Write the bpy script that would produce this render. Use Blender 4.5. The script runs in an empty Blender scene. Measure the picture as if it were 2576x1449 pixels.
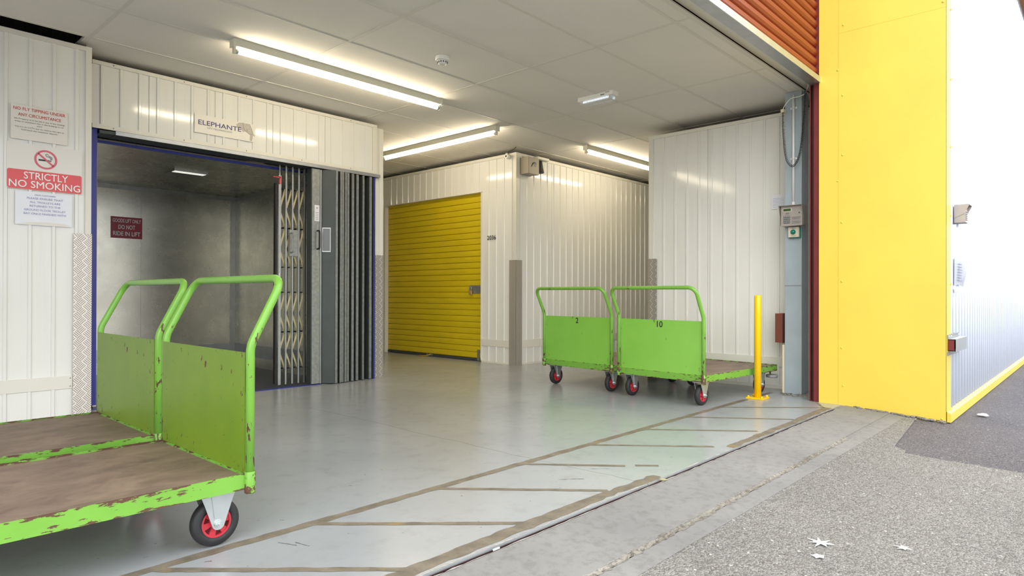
import bpy, bmesh, math, random
from mathutils import Vector, Matrix
random.seed(7)
scn = bpy.context.scene
COL = scn.collection
PI = math.pi

# ------------------------------------------------------------------ materials
def lin(c):
    return tuple(((v/12.92) if v <= .04045 else ((v+.055)/1.055)**2.4) for v in c)
def rgb(r, g, b):
    return lin((r/255, g/255, b/255)) + (1,)

class N:
    def __init__(s, name):
        s.m = bpy.data.materials.new(name); s.m.use_nodes = True
        s.t = s.m.node_tree; s.n = s.t.nodes; s.l = s.t.links
        s.b = s.n['Principled BSDF']
        s.tc = s.n.new('ShaderNodeTexCoord')
    def map(s, scale=(1,1,1), rot=(0,0,0), coord='Object'):
        m = s.n.new('ShaderNodeMapping'); m.inputs['Scale'].default_value = scale
        m.inputs['Rotation'].default_value = rot
        s.l.new(s.tc.outputs[coord], m.inputs[0]); return m.outputs[0]
    def noise(s, vec, scale, detail=4, rough=.55, dist=0):
        n = s.n.new('ShaderNodeTexNoise'); n.inputs['Scale'].default_value = scale
        n.inputs['Detail'].default_value = detail; n.inputs['Roughness'].default_value = rough
        n.inputs['Distortion'].default_value = dist
        s.l.new(vec, n.inputs['Vector']); return n.outputs['Fac']
    def vor(s, vec, scale):
        n = s.n.new('ShaderNodeTexVoronoi'); n.inputs['Scale'].default_value = scale
        s.l.new(vec, n.inputs['Vector']); return n
    def ramp(s, fac, a, b, ca=(0,0,0,1), cb=(1,1,1,1)):
        r = s.n.new('ShaderNodeValToRGB'); e = r.color_ramp.elements
        e[0].position = a; e[0].color = ca; e[1].position = b; e[1].color = cb
        s.l.new(fac, r.inputs[0]); return r.outputs[0]
    def mix(s, fac, a, b, mode='MIX'):
        m = s.n.new('ShaderNodeMix'); m.data_type = 'RGBA'; m.blend_type = mode
        for sock, v in ((m.inputs[0], fac), (m.inputs[6], a), (m.inputs[7], b)):
            if isinstance(v, (int, float)): sock.default_value = v
            elif isinstance(v, tuple): sock.default_value = v
            else: s.l.new(v, sock)
        return m.outputs[2]
    def math(s, op, a, b=0.0, c=None):
        m = s.n.new('ShaderNodeMath'); m.operation = op
        for i, v in enumerate((a, b, c)):
            if v is None: continue
            if isinstance(v, (int, float)): m.inputs[i].default_value = v
            else: s.l.new(v, m.inputs[i])
        return m.outputs[0]
    def sep(s, vec):
        x = s.n.new('ShaderNodeSeparateXYZ'); s.l.new(vec, x.inputs[0]); return x.outputs
    def bump(s, h, strength=.3, dist=.01):
        b = s.n.new('ShaderNodeBump'); b.inputs['Strength'].default_value = strength
        b.inputs['Distance'].default_value = dist
        s.l.new(h, b.inputs['Height']); s.l.new(b.outputs[0], s.b.inputs['Normal'])
    def set(s, **k):
        for a, v in k.items():
            sock = s.b.inputs[{'col': 'Base Color', 'rough': 'Roughness', 'metal': 'Metallic', 'coat': 'Coat Weight',
                               'coatr': 'Coat Roughness', 'spec': 'Specular IOR Level', 'em': 'Emission Color',
                               'es': 'Emission Strength', 'alpha': 'Alpha', 'tr': 'Transmission Weight'}[a]]
            if isinstance(v, (int, float, tuple)): sock.default_value = v
            else: s.l.new(v, sock)
        return s.m

def plain(name, col, rough=.5, metal=0., var=.0, vs=6, bump=0, **k):
    n = N(name)
    v = n.map()
    if var:
        f = n.noise(v, vs)
        c = n.mix(n.ramp(f, .3, .7), tuple(x*(1-var) for x in col[:3])+(1,), tuple(min(1, x*(1+var*.6)) for x in col[:3])+(1,))
    else: c = col
    n.set(col=c, rough=rough, metal=metal, **k)
    if bump: n.bump(n.noise(v, vs*8), bump, .004)
    return n.m

def worn(name, base, rust, thr, stretch=(1,1,1), scale=14, rough=.38, base2=None, zb=None):
    """paint with chips through to brown primer, more of them on exposed edges"""
    n = N(name)
    v = n.map(stretch)
    f = n.noise(v, scale, 6, .62, .3)
    g = n.n.new('ShaderNodeNewGeometry')
    edge = n.math('MULTIPLY', n.math('SUBTRACT', g.outputs['Pointiness'], .5), 1.6)
    f2 = n.math('ADD', f, n.math('MAXIMUM', n.math('MINIMUM', edge, .12), 0.0))
    big = n.noise(n.map(), 3.1, 2)
    f3 = n.math('ADD', f2, n.math('MULTIPLY', n.math('SUBTRACT', big, .5), .28))
    if zb:
        dz_ = n.math('ABSOLUTE', n.math('SUBTRACT', n.sep(n.map())[2], zb[0]))
        f3 = n.math('ADD', f3, n.math('MULTIPLY', n.ramp(dz_, zb[1]*.45, zb[1]), zb[2]))
    m = n.ramp(f3, thr, thr+.012)
    dirt = n.ramp(n.noise(n.map(), 5, 5), .35, .75)
    b2 = base2 or tuple(x*.86 for x in base[:3])+(1,)
    paint = n.mix(dirt, base, b2)
    c = n.mix(m, paint, rust)
    n.set(col=c, rough=n.mix(m, (rough,)*3+(1,), (.8,)*3+(1,)))
    n.bump(n.math('SUBTRACT', 1.0, m), .4, .001)
    return n.m

def clad(name, col, rough=.11, dirt=.14):
    n = N(name)
    v = n.map((1, 1, .25))
    d = n.ramp(n.noise(v, 3.5, 6, .6), .35, .8)
    s = n.ramp(n.noise(n.map((1, 1, .05)), 30, 3), .55, .75)
    c = n.mix(n.math('MULTIPLY', d, dirt), col, (col[0]*.6, col[1]*.58, col[2]*.52, 1))
    c = n.mix(n.math('MULTIPLY', s, .05), c, (.3, .28, .25, 1))
    n.set(col=c, rough=rough, spec=.5)
    n.bump(n.noise(n.map((1, 1, .6)), 2.2, 2), .12, .01)
    return n.m

GREEN = rgb(118, 174, 64)
RUST = rgb(92, 62, 48)
M = {}
M['clad'] = clad('white_cladding', rgb(234, 233, 226))
M['clad_trim'] = clad('white_flashing', rgb(226, 223, 211), .35, .08)
M['clad_outer'] = clad('outer_cladding', rgb(186, 193, 206), .2, .03)
M['clad_outer'].node_tree.nodes['Principled BSDF'].inputs['Metallic'].default_value = .55
M['yellow'] = plain('yellow_sheet', rgb(228, 199, 76), .42, 0, .05, 2)
M['yellow_post'] = plain('yellow_gloss', rgb(250, 200, 12), .25, 0, .06, 4)
M['door_yellow'] = plain('door_yellow', rgb(208, 184, 18), .36, 0, .05, 3)
M['frame_green'] = worn('green_frame_paint', GREEN, RUST, .745, (.6, .6, 3.0), 34, .38, None, (.213, .028, .135))
M['tube_green'] = worn('green_tube_paint', GREEN, RUST, .70, (2, 2, .8), 20, .3)
M['panel_olive'] = worn('olive_green_panel', rgb(112, 142, 26), RUST, .77, (1, 1, .6), 44, .42, rgb(100, 134, 24))  # left trolleys' end panels: darker, more olive than the other green
M['panel_green'] = worn('green_panel_paint', rgb(134, 192, 78), RUST, .79, (1, 1, .6), 40, .22, rgb(128, 186, 72))
M['rust'] = plain('rust_steel', RUST, .8, .2, .3, 30, .2)
M['black'] = plain('black_rubber', rgb(38, 38, 40), .62, 0, .25, 14, .15)
M['hub_red'] = plain('red_plastic', rgb(190, 48, 60), .42, 0, .12, 20)
M['hub_shade'] = plain('shaded_red_pocket', rgb(96, 20, 28), .6)  # darker copy of the hub red: shade between the spokes put into colour
M['zinc'] = plain('zinc_plate', rgb(200, 206, 206), .33, .85, .08, 12)
M['steel'] = plain('brushed_steel', rgb(170, 172, 170), .38, .8, .12, 10)
M['galv'] = plain('galvanised', rgb(158, 160, 156), .45, .75, .2, 35)
M['dark_steel'] = plain('dark_leaf_steel', rgb(72, 78, 76), .5, .35, .12, 6)
M['darker'] = plain('dark_recess', rgb(38, 37, 36), .7)
M['blue'] = plain('blue_paint', rgb(30, 38, 140), .35, 0, .12, 5)
M['beige'] = plain('beige_strip', rgb(196, 182, 136), .5, .2, .12, 8)
M['ivory'] = plain('ivory_enamel', rgb(224, 222, 204), .4)
M['white_plastic'] = plain('white_plastic', rgb(236, 236, 230), .4)
M['grey_paint'] = plain('blue_grey_paint', rgb(164, 176, 182), .42, 0, .1, 5)
M['grey_dark_paint'] = plain('grey_conduit', rgb(140, 142, 142), .5)
M['maroon'] = plain('maroon_guide', rgb(112, 36, 36), .45, 0, .15, 8)
M['maroon_dark'] = plain('maroon_slot', rgb(48, 18, 20), .6)
M['shutter'] = plain('shutter_red', rgb(146, 56, 30), .36, 0, .08, 3)
M['alu_bar'] = plain('aluminium_bar', rgb(176, 178, 180), .32, .7, .12, 14)
M['text_black'] = plain('black_lettering', rgb(26, 26, 26), .5)
M['text_blue'] = plain('blue_lettering', rgb(52, 54, 108), .5)
M['text_red'] = plain('red_lettering', rgb(206, 74, 76), .5)
M['text_white'] = plain('white_lettering', rgb(244, 240, 236), .5)
M['text_grey'] = plain('grey_lettering', rgb(110, 106, 112), .5)
M['text_lilac'] = plain('faded_lettering', rgb(150, 150, 188), .5)
M['paper'] = plain('paper', rgb(226, 222, 212), .35)
M['paper_white'] = plain('paper_white', rgb(230, 232, 238), .22, 0, .03, 6)
M['sign_red'] = plain('sign_red', rgb(222, 66, 70), .25, 0, .08, 2)
M['sign_pink'] = plain('sign_pink', rgb(212, 92, 112), .3)
M['sign_maroon'] = plain('sign_maroon', rgb(160, 26, 48), .4)
M['sign_clear'] = plain('sticker_backing', rgb(228, 224, 216), .25)
M['elephant'] = plain('elephant_print', rgb(186, 180, 168), .5, 0, .1, 40)
M['keypad_grey'] = plain('keypad_steel', rgb(168, 160, 152), .42, .3, .06, 20)
M['lcd'] = plain('lcd_green', rgb(58, 84, 44), .2)
M['button_green'] = plain('green_button', rgb(14, 120, 106), .2)
M['cream_plate'] = plain('cream_plate', rgb(214, 204, 180), .4)
M['brass'] = plain('brass', rgb(206, 176, 120), .35, .6)
M['pti_box'] = plain('beige_box', rgb(150, 141, 126), .45, 0, .05, 5)
M['cable_black'] = plain('black_cable', rgb(24, 24, 26), .45)
M['rope'] = plain('yellow_rope', rgb(196, 168, 60), .7)
M['brown'] = plain('brown_bracket', rgb(120, 62, 50), .5)
M['fascia'] = plain('tan_fascia', rgb(196, 140, 80), .6, 0, .1, 4)
M['shell'] = plain('dark_shell', rgb(90, 88, 84), .9)
M['glass_dark'] = plain('window_glass', rgb(60, 66, 64), .12, 0)
M['leaf'] = plain('dry_leaf', rgb(176, 168, 120), .8)
M['white_litter'] = plain('white_tissue', rgb(244, 244, 244), .8)
M['chip'] = plain('chipped_edge', rgb(176, 172, 166), .8, 0, .3, 60)
M['chalk'] = plain('white_splash', rgb(226, 228, 230), .8)

def tube_mat():
    n = N('lit_tube'); return n.set(col=(1, .95, .85, 1), em=(1.0, .86, .62, 1), es=44.0)
M['tube'] = tube_mat()
n = N('led_strip'); M['led'] = n.set(col=(.9, .93, 1, 1), em=(.8, .9, 1, 1), es=1.1)
n = N('clear_diffuser'); M['diffuser'] = n.set(col=(.93, .93, .9, 1), rough=.15, tr=.8)
n = N('car_light'); M['car_light'] = n.set(col=(.8, .8, .75, 1), em=(.95, .95, .85, 1), es=.7)

# lift car sheet steel: mottled, cloudy
n = N('car_steel'); v = n.map()
f = n.noise(v, 1.3, 4, .55, .3); f2 = n.noise(v, 6, 4, .6)
c = n.mix(n.ramp(f, .3, .75), rgb(168, 167, 156), rgb(220, 215, 196)); c = n.mix(n.math('MULTIPLY', n.ramp(f2, .5, .8), .07), c, rgb(84, 84, 78))
n.set(col=c, metal=.8, rough=n.mix(n.ramp(f2, .3, .8), (.26,)*3+(1,), (.30,)*3+(1,)))
M['car_steel'] = n.m

# plywood deck
n = N('plywood_deck'); v = n.map((1.2, 1.9, 1))
f = n.noise(v, 4, 7, .66, .6); f2 = n.noise(n.map(), 7, 5)
c = n.mix(n.ramp(f, .3, .72), rgb(104, 86, 74), rgb(154, 130, 112)); c = n.mix(n.math('MULTIPLY', n.ramp(f2, .55, .8), .5), c, rgb(88, 72, 60))
sc = n.ramp(n.noise(n.map((1, 14, 1), (0, 0, .5)), 9, 3), .70, .73); c = n.mix(n.math('MULTIPLY', sc, .5), c, rgb(190, 176, 158))
n.set(col=c, rough=.55); n.bump(f, .15, .003); M['deck'] = n.m

# ceiling tile
n = N('ceiling_tile'); v = n.map()
sp = n.ramp(n.noise(v, 190, 2, .5), .66, .70); big = n.noise(v, 1.2, 3)
c = n.mix(n.ramp(big, .35, .7), rgb(226, 222, 213), rgb(233, 228, 219)); c = n.mix(n.math('MULTIPLY', sp, .28), c, rgb(120, 112, 100))
n.set(col=c, rough=.9); n.bump(n.noise(v, 260, 2), .15, .001); M['tile'] = n.m
M['tbar'] = plain('ceiling_grid', rgb(216, 212, 202), .6)

# epoxy painted floor
n = N('epoxy_floor'); v = n.map()
f = n.noise(v, .9, 5, .55, .3); f2 = n.noise(v, 9, 6, .65); f3 = n.noise(n.map((1, 5, 1), (0, 0, .7)), 12, 4)
c = n.mix(n.ramp(f, .35, .68), rgb(157, 160, 162), rgb(171, 173, 173))
c = n.mix(n.math('MULTIPLY', n.ramp(f2, .52, .8), .35), c, rgb(124, 122, 118))
c = n.mix(n.math('MULTIPLY', n.ramp(f3, .66, .74), .22), c, rgb(112, 108, 103))
c = n.mix(n.math('MULTIPLY', n.ramp(n.noise(v, 30, 2), .72, .76), .6), c, rgb(92, 86, 80))
# long hairline crack across the bay
s_ = n.sep(v)
wob = n.math('MULTIPLY', n.math('SUBTRACT', n.noise(v, 2.2, 5), .5), .09)
ln = n.math('ADD', s_[0], wob)
dd = n.math('ABSOLUTE', n.math('SUBTRACT', ln, 2.56))
crk = n.math('MULTIPLY', n.math('MULTIPLY', n.math('LESS_THAN', dd, .0022), n.math('LESS_THAN', s_[1], 4.4)), .6)
c = n.mix(crk, c, rgb(88, 82, 76))
n.set(col=c, rough=n.math('ADD', .17, n.math('MULTIPLY', n.noise(v, 1.1, 2), .13)), spec=.55)
n.bump(n.noise(v, 2.5, 3), .06, .004); M['floor'] = n.m

n = N('tape_residue'); v = n.map()
f = n.noise(v, 14, 6, .65); f2 = n.noise(v, 5, 3)
c = n.mix(n.ramp(f, .35, .7), rgb(106, 97, 84), rgb(138, 128, 110)); c = n.mix(n.math('MULTIPLY', n.ramp(f2, .6, .7), .6), c, rgb(150, 126, 78))
n.set(col=c, rough=.6); M['tape'] = n.m

# outdoor surfaces
def ground(name, a, b, speck, spk=.0, rough_scale=60, bs=.5, pebble=False):
    n = N(name); v = n.map()
    f = n.noise(v, 1.3, 6, .6); g = n.noise(v, rough_scale, 4, .7)
    c = n.mix(n.ramp(f, .3, .72), a, b)
    c = n.mix(n.ramp(g, .42, .62), c, speck, 'MIX') if spk >= 1 else n.mix(n.math('MULTIPLY', n.ramp(g, .48, .66), spk), c, speck)
    h = g
    if pebble:
        vo = n.vor(v, 150); w = n.vor(v, 60)
        tone = n.sep(vo.outputs['Color'])
        c = n.mix(n.ramp(tone[0], .15, .95), n.mix(.42, c, rgb(100, 95, 88)), n.mix(.32, c, rgb(198, 195, 188)))
        c = n.mix(n.math('MULTIPLY', n.math('GREATER_THAN', n.sep(w.outputs['Color'])[1], .972), n.math('LESS_THAN', w.outputs['Distance'], .3)), c, rgb(206, 203, 194))
        h = n.math('ADD', g, n.math('MULTIPLY', vo.outputs['Distance'], -1.0))
    if name == 'asphalt':
        vo = n.vor(v, 130); t_ = n.sep(vo.outputs['Color'])[0]
        c = n.mix(n.ramp(t_, .2, 1.), c, n.mix(.4, c, rgb(150, 146, 146))); c = n.mix(n.math('GREATER_THAN', t_, .985), c, rgb(150, 147, 144))
        h = n.math('SUBTRACT', g, vo.outputs['Distance'])
    n.set(col=c, rough=.88, spec=.3); n.bump(h, bs, .006); return n.m
M['apron'] = ground('apron_concrete', rgb(130, 128, 126), rgb(150, 148, 144), rgb(104, 101, 97), .35, 24, .25)
M['yard'] = ground('yard_aggregate', rgb(122, 120, 116), rgb(144, 141, 135), rgb(80, 76, 71), .55, 48, .8, True)
M['asphalt'] = ground('asphalt', rgb(92, 88, 92), rgb(110, 105, 107), rgb(58, 54, 56), .6, 90, .8, False)
M['rubble'] = ground('broken_edge', rgb(122, 116, 106), rgb(168, 163, 152), rgb(78, 72, 64), .8, 60, 1.0, False)

def chequer(name, base, lo, axis, rough, metal=.7):
    """raised five-bar tread pattern; axis = horizontal axis of the plate"""
    n = N(name); o = n.sep(n.map())
    S = .0447
    h = o[axis]; z = o[2]
    u = n.math('DIVIDE', n.math('ADD', h, z), S*2**.5); w = n.math('DIVIDE', n.math('SUBTRACT', z, h), S*2**.5)
    fu, fw = n.math('FRACT', u), n.math('FRACT', w)
    par = n.math('MODULO', n.math('ABSOLUTE', n.math('ADD', n.math('FLOOR', u), n.math('FLOOR', w))), 2.0)
    def bars(across, along):
        s = n.math('FRACT', n.math('MULTIPLY', across, 4.0))
        a = n.math('GREATER_THAN', s, .5)
        lim = n.math('LESS_THAN', n.math('ABSOLUTE', n.math('SUBTRACT', along, .5)), .44)
        return n.math('MULTIPLY', a, lim)
    A = bars(fu, fw); B = bars(fw, fu)
    pat = n.math('ADD', n.math('MULTIPLY', A, par), n.math('MULTIPLY', B, n.math('SUBTRACT', 1.0, par)))
    n.set(col=n.mix(pat, base, lo), rough=rough, metal=metal); n.bump(pat, .7, .002)
    return n.m
M['cheq_bright'] = chequer('chequer_plate_bright', rgb(236, 230, 222), rgb(164, 154, 142), 0, .38, .2)
M['cheq_grey_x'] = chequer('chequer_plate_grey', rgb(202, 195, 184), rgb(104, 98, 90), 0, .5, .25)
M['cheq_grey_y'] = chequer('chequer_plate_grey_side', rgb(202, 195, 184), rgb(104, 98, 90), 1, .5, .25)
n = N('car_floor'); v = n.map(); f = n.vor(n.map((1, 1, 1), (0, 0, .78)), 45)
n.set(col=n.mix(n.ramp(f.outputs['Distance'], .2, .5), rgb(34, 40, 66), rgb(58, 64, 84)), rough=.4, metal=.3); M['car_floor'] = n.m

# ------------------------------------------------------------------ mesh helpers
class MB:
    def __init__(s): s.bm = bmesh.new()
    def box(s, a, b, bev=0):
        x0, y0, z0 = (min(a[i], b[i]) for i in range(3)); x1, y1, z1 = (max(a[i], b[i]) for i in range(3))
        vs = [s.bm.verts.new(p) for p in ((x0,y0,z0),(x1,y0,z0),(x1,y1,z0),(x0,y1,z0),(x0,y0,z1),(x1,y0,z1),(x1,y1,z1),(x0,y1,z1))]
        fs = [s.bm.faces.new([vs[i] for i in q]) for q in ((3,2,1,0),(4,5,6,7),(0,1,5,4),(1,2,6,5),(2,3,7,6),(3,0,4,7))]
        if bev:
            es = set(e for f in fs for e in f.edges)
            bmesh.ops.bevel(s.bm, geom=list(es), offset=bev, segments=2, affect='EDGES', profile=.6)
        return s
    def prism(s, pts, z0, z1, axis=2):
        """extrude a polygon given in the two other axes along axis"""
        def P(p, z):
            q = [0, 0, 0]; o = [i for i in range(3) if i != axis]; q[o[0]], q[o[1]] = p; q[axis] = z; return q
        a = [s.bm.verts.new(P(p, z0)) for p in pts]; b = [s.bm.verts.new(P(p, z1)) for p in pts]
        n = len(pts)
        s.bm.faces.new(a); s.bm.faces.new(b[::-1])
        for i in range(n): s.bm.faces.new((a[i], b[i], b[(i+1) % n], a[(i+1) % n]))
        return s
    def poly(s, pts): s.bm.faces.new([s.bm.verts.new(p) for p in pts]); return s
    def tube(s, pts, r, n=12, cap=True):
        pts = [Vector(p) for p in pts]; rings = []
        t = (pts[1]-pts[0]).normalized()
        u = t.orthogonal().normalized()
        for i, p in enumerate(pts):
            if i == 0: d = pts[1]-pts[0]
            elif i == len(pts)-1: d = pts[-1]-pts[-2]
            else: d = (pts[i+1]-p).normalized() + (p-pts[i-1]).normalized()
            d.normalize(); u = (u - d*u.dot(d)).normalized(); w = d.cross(u)
            rr = r[i] if isinstance(r, (list, tuple)) else r
            rings.append([s.bm.verts.new(p + (u*math.cos(a)+w*math.sin(a))*rr) for a in [2*PI*k/n for k in range(n)]])
        for a, b in zip(rings, rings[1:]):
            for k in range(n):
                f = s.bm.faces.new((a[k], a[(k+1) % n], b[(k+1) % n], b[k])); f.smooth = True
        if cap: s.bm.faces.new(rings[0][::-1]); s.bm.faces.new(rings[-1])
        return s
    def lathe(s, prof, c, axis=2, n=32, smooth=True, close=False):
        """prof: (radius, height along axis)"""
        o = [i for i in range(3) if i != axis]; rings = []
        for r, h in prof:
            ring = []
            for k in range(n):
                a = 2*PI*k/n; q = [0, 0, 0]; q[o[0]] = c[o[0]]+r*math.cos(a); q[o[1]] = c[o[1]]+r*math.sin(a); q[axis] = c[axis]+h
                ring.append(s.bm.verts.new(q))
            rings.append(ring)
        pairs = list(zip(rings, rings[1:])) + ([(rings[-1], rings[0])] if close else [])
        for a, b in pairs:
            for k in range(n):
                f = s.bm.faces.new((a[k], a[(k+1) % n], b[(k+1) % n], b[k])); f.smooth = smooth
        if not close:
            s.bm.faces.new(rings[0][::-1]); s.bm.faces.new(rings[-1])
        return s
    def sphere(s, c, r, sc=(1,1,1), n=16):
        r_ = bmesh.ops.create_uvsphere(s.bm, u_segments=n, v_segments=n//2, radius=r)
        for v in r_['verts']:
            v.co = Vector((v.co.x*sc[0]+c[0], v.co.y*sc[1]+c[1], v.co.z*sc[2]+c[2]))
            for f in v.link_faces: f.smooth = True
        return s
    def build(s, name, mat, parent=None, label=None):
        bmesh.ops.recalc_face_normals(s.bm, faces=s.bm.faces[:])
        if parent is not None:
            s.bm.transform(rootmat(parent).inverted())
        me = bpy.data.meshes.new(name); s.bm.to_mesh(me); s.bm.free()
        me.materials.append(M[mat] if isinstance(mat, str) else mat)
        o = bpy.data.objects.new(name, me); COL.objects.link(o)
        if parent is not None: o.parent = parent
        if label: o['label'] = label
        return o

ROOTM = {}
def rootmat(o):
    while o.parent is not None: o = o.parent
    return ROOTM.get(o.name, Matrix.Identity(4))
def tag(o, label, cat, group=None):
    o['label'] = label; o['category'] = cat
    if group: o['group'] = group
    return o
def struct(o, label=None):
    o['kind'] = 'structure'
    if label: o['label'] = label
    return o
def thing(name, label, cat, loc=(0,0,0), rotz=0, group=None, local=False):
    o = bpy.data.objects.new(name, None); COL.objects.link(o)
    o.location = loc; o.rotation_euler = (0, 0, rotz); o.empty_display_size = .1
    ROOTM[o.name] = Matrix.Identity(4) if local else Matrix.Translation(loc) @ Matrix.Rotation(rotz, 4, 'Z')
    return tag(o, label, cat, group)

def text(s, name, mat, parent, origin, xd, height, width=None, bold=0., align='LEFT', up=(0,0,1), nrm=None, lift=.0015, shear=0):
    """raised lettering; origin = baseline start (or centre), in the parent's root space given in world coordinates"""
    cu = bpy.data.curves.new(name, 'FONT'); cu.body = s; cu.align_x = align; cu.shear = shear
    cu.resolution_u = 3
    ob = bpy.data.objects.new('tmp_text', cu); COL.objects.link(ob)
    bpy.context.view_layer.update()
    dg = bpy.context.evaluated_depsgraph_get()
    me = bpy.data.meshes.new_from_object(ob.evaluated_get(dg))
    bpy.data.objects.remove(ob); bpy.data.curves.remove(cu)
    xs = [v.co.x for v in me.vertices]; w0 = max(xs)-min(xs)
    sy = height/.70; sx = (width/w0) if width else sy
    X, U = Vector(xd).normalized(), Vector(up); nn = Vector(nrm) if nrm else X.cross(U)
    R_ = rootmat(parent).inverted() if parent is not None else Matrix.Identity(4)
    x0 = min(xs) if align == 'LEFT' else (min(xs)+max(xs))/2
    for v in me.vertices:
        v.co = R_ @ (Vector(origin) + X*((v.co.x-x0)*sx) + U*(v.co.y*sy) + nn*lift)
    if bold > .004:   # heavier strokes: the same outline again, shifted a hair
        bm_ = bmesh.new(); bm_.from_mesh(me); Rr = R_.to_3x3(); e_ = bold*height*.55
        src = bm_.faces[:]
        for dx, du in ((e_, 0), (-e_, 0), (0, e_), (0, -e_)):
            g_ = bmesh.ops.duplicate(bm_, geom=src)['geom']
            bmesh.ops.translate(bm_, vec=Rr @ (X*dx + U*du + nn*.00004*(1+(dx > 0)+2*(du > 0)+3*(du < 0))), verts=[q for q in g_ if isinstance(q, bmesh.types.BMVert)])
        bm_.to_mesh(me); bm_.free()
    me.materials.clear(); me.materials.append(M[mat])
    o = bpy.data.objects.new(name, me); COL.objects.link(o)
    if parent is not None: o.parent = parent
    return o

def fillet(pts, rad, n=8):
    out = [Vector(pts[0])]
    for i in range(1, len(pts)-1):
        p, a, b = Vector(pts[i]), Vector(pts[i-1]), Vector(pts[i+1])
        r = rad[i-1] if isinstance(rad, (list, tuple)) else rad
        d1, d2 = (a-p).normalized(), (b-p).normalized()
        ang = d1.angle(d2); t = r/math.tan(ang/2)
        p1, p2 = p+d1*t, p+d2*t
        bis = (d1+d2).normalized(); c = p + bis*(r/math.sin(ang/2))
        v1, v2 = p1-c, p2-c; full = v1.angle(v2)
        ax = v1.cross(v2).normalized()
        for k in range(n+1): out.append(c + Matrix.Rotation(full*k/n, 3, ax) @ v1)
    out.append(Vector(pts[-1])); return out

def ribs(mb, axis, a0, a1, z0, z1, face, pitch=.13, start=0., depth=.009, w=.026, sl=.005, thick=.05, seams=(), out=-1):
    """ribbed cladding sheet: axis 'x' = runs along x with its face at y=face looking to -y; axis 'y' = along y, face at x=face looking to -x"""
    prof = [(a0, 0)]
    c = a0 + start
    ev = []
    while c < a1 - w:
        if c > a0 + sl: ev.append(c)
        c += pitch
    for c in ev:
        prof += [(c, 0), (c+sl, depth), (c+w-sl, depth), (c+w, 0)]
    for sm in seams:
        prof += [(sm-.003, 0), (sm-.003, -.008), (sm+.003, -.008), (sm+.003, 0)]
    prof.append((a1, 0))
    if seams:
        prof = sorted([p for p in prof], key=lambda p: p[0])
    pts = [(a, face + out*d) for a, d in prof] + [(a1, face - out*thick), (a0, face - out*thick)]
    if axis == 'y': pts = [(b, a) for a, b in pts]
    mb.prism(pts, z0, z1)
    return mb

# ------------------------------------------------------------------ room: floor, ceiling, walls
CZ = 2.60
m = MB(); m.box((-8, 1.527, -.15), (11, 9.4, 0)); struct(m.build('floor', 'floor'))

# ceiling tiles: the slab stops short over the left panel, where the void shows dark
m = MB()
m.box((-8, 1.93, CZ), (11, 5.13, CZ+.02)); m.box((1.29, 5.13, CZ), (11, 9.4, CZ+.02))
ceil = struct(m.build('ceiling', 'tile'))
m = MB()
for i in range(-7, 7):
    x = 3.78 + 1.233*(i-2)
    y1 = 5.13 if x < 1.28 else 9.4
    m.box((x-.012, 1.95, CZ-.003), (x+.012, y1, CZ+.002))
for j in range(0, 13):
    y = 2.046 + .6155*j
    x0 = -8 if y < 5.13 else 1.29
    m.box((x0, y-.012, CZ-.0036), (11, y+.012, CZ+.002))
m.box((-8, 1.915, CZ-.004), (6.2, 1.95, CZ+.006))
struct(m.build('ceiling_grid', 'tbar', ceil))
m = MB(); m.box((-8, 1.80, 2.625), (6.2, 1.925, 2.80)); struct(m.build('trim_1', 'clad_trim'), 'beige soffit between ceiling and shutter')

# outer shell that keeps daylight out of the roof void and the units behind
m = MB()
m.box((-8.1, 1.80, 2.80), (11.1, 1.9, 4.7)); m.box((-8.1, 1.8, 4.65), (11.1, 9.6, 4.75))
struct(m.build('roof', 'shell'))
m = MB(); ribs(m, 'x', -8, 11, -.1, 4.65, 9.4); struct(m.build('wall_back', 'clad'))
m = MB(); m.box((10.9, 1.7, -.1), (11, 9.5, 4.65)); struct(m.build('wall_east', 'clad'))
m = MB(); m.box((-8.1, 1.75, -.1), (-8, 9.5, 4.65)); struct(m.build('wall_west', 'clad'))

# left panel beside the lift
LY = 5.25
m = MB(); ribs(m, 'x', -8, 1.350, 0, 2.56, LY, .1305, (.876+8) % .1305 - .013)
wl = struct(m.build('wall_left', 'clad'))
m = MB(); m.box((-8, LY-.0152, 2.535), (1.3178, LY-.001, 2.565)); m.box((1.318, LY-.016, 0), (1.354, LY-.0005, 2.566)); m.box((1.3505, LY-.0004, 0), (1.3536, LY+.05, 2.565))
m.build('top_trim', 'clad_trim', wl)
m = MB(); m.box((-8, LY-.0125, .20), (1.247, LY-.0005, .285)); m.build('kick_rail', 'clad_trim', wl)
for x, z in ((1.235, .27), (1.235, .215), (.6, .27), (.6, .215)):
    MB().sphere((x, LY-.013, z), .0045).build('screw', 'steel', wl)

# header over the lift
HY = 5.46
m = MB(); ribs(m, 'x', 1.412, 3.905, 2.068, 2.55, HY, .128, .05, seams=(1.795, 2.299, 2.805, 3.327))
wh = struct(m.build('wall_header', 'clad'))
m = MB(); m.box((1.412, HY-.014, 2.528), (3.91, HY-.0005, 2.556)); m.box((1.412, HY-.016, 2.060), (3.91, HY-.0005, 2.092)); m.box((3.86, HY-.013, 2.0925), (3.909, HY-.0006, 2.5275)); m.box((3.9102, HY-.012, 2.061), (3.9118, HY+.05, 2.555))
m.build('edge_trim', 'clad_trim', wh)
for x in (1.55, 2.05, 2.56, 3.08, 3.6):
    for z in (2.076, 2.542): MB().sphere((x, HY-.016, z), .005).build('screw', 'steel', wh)
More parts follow.
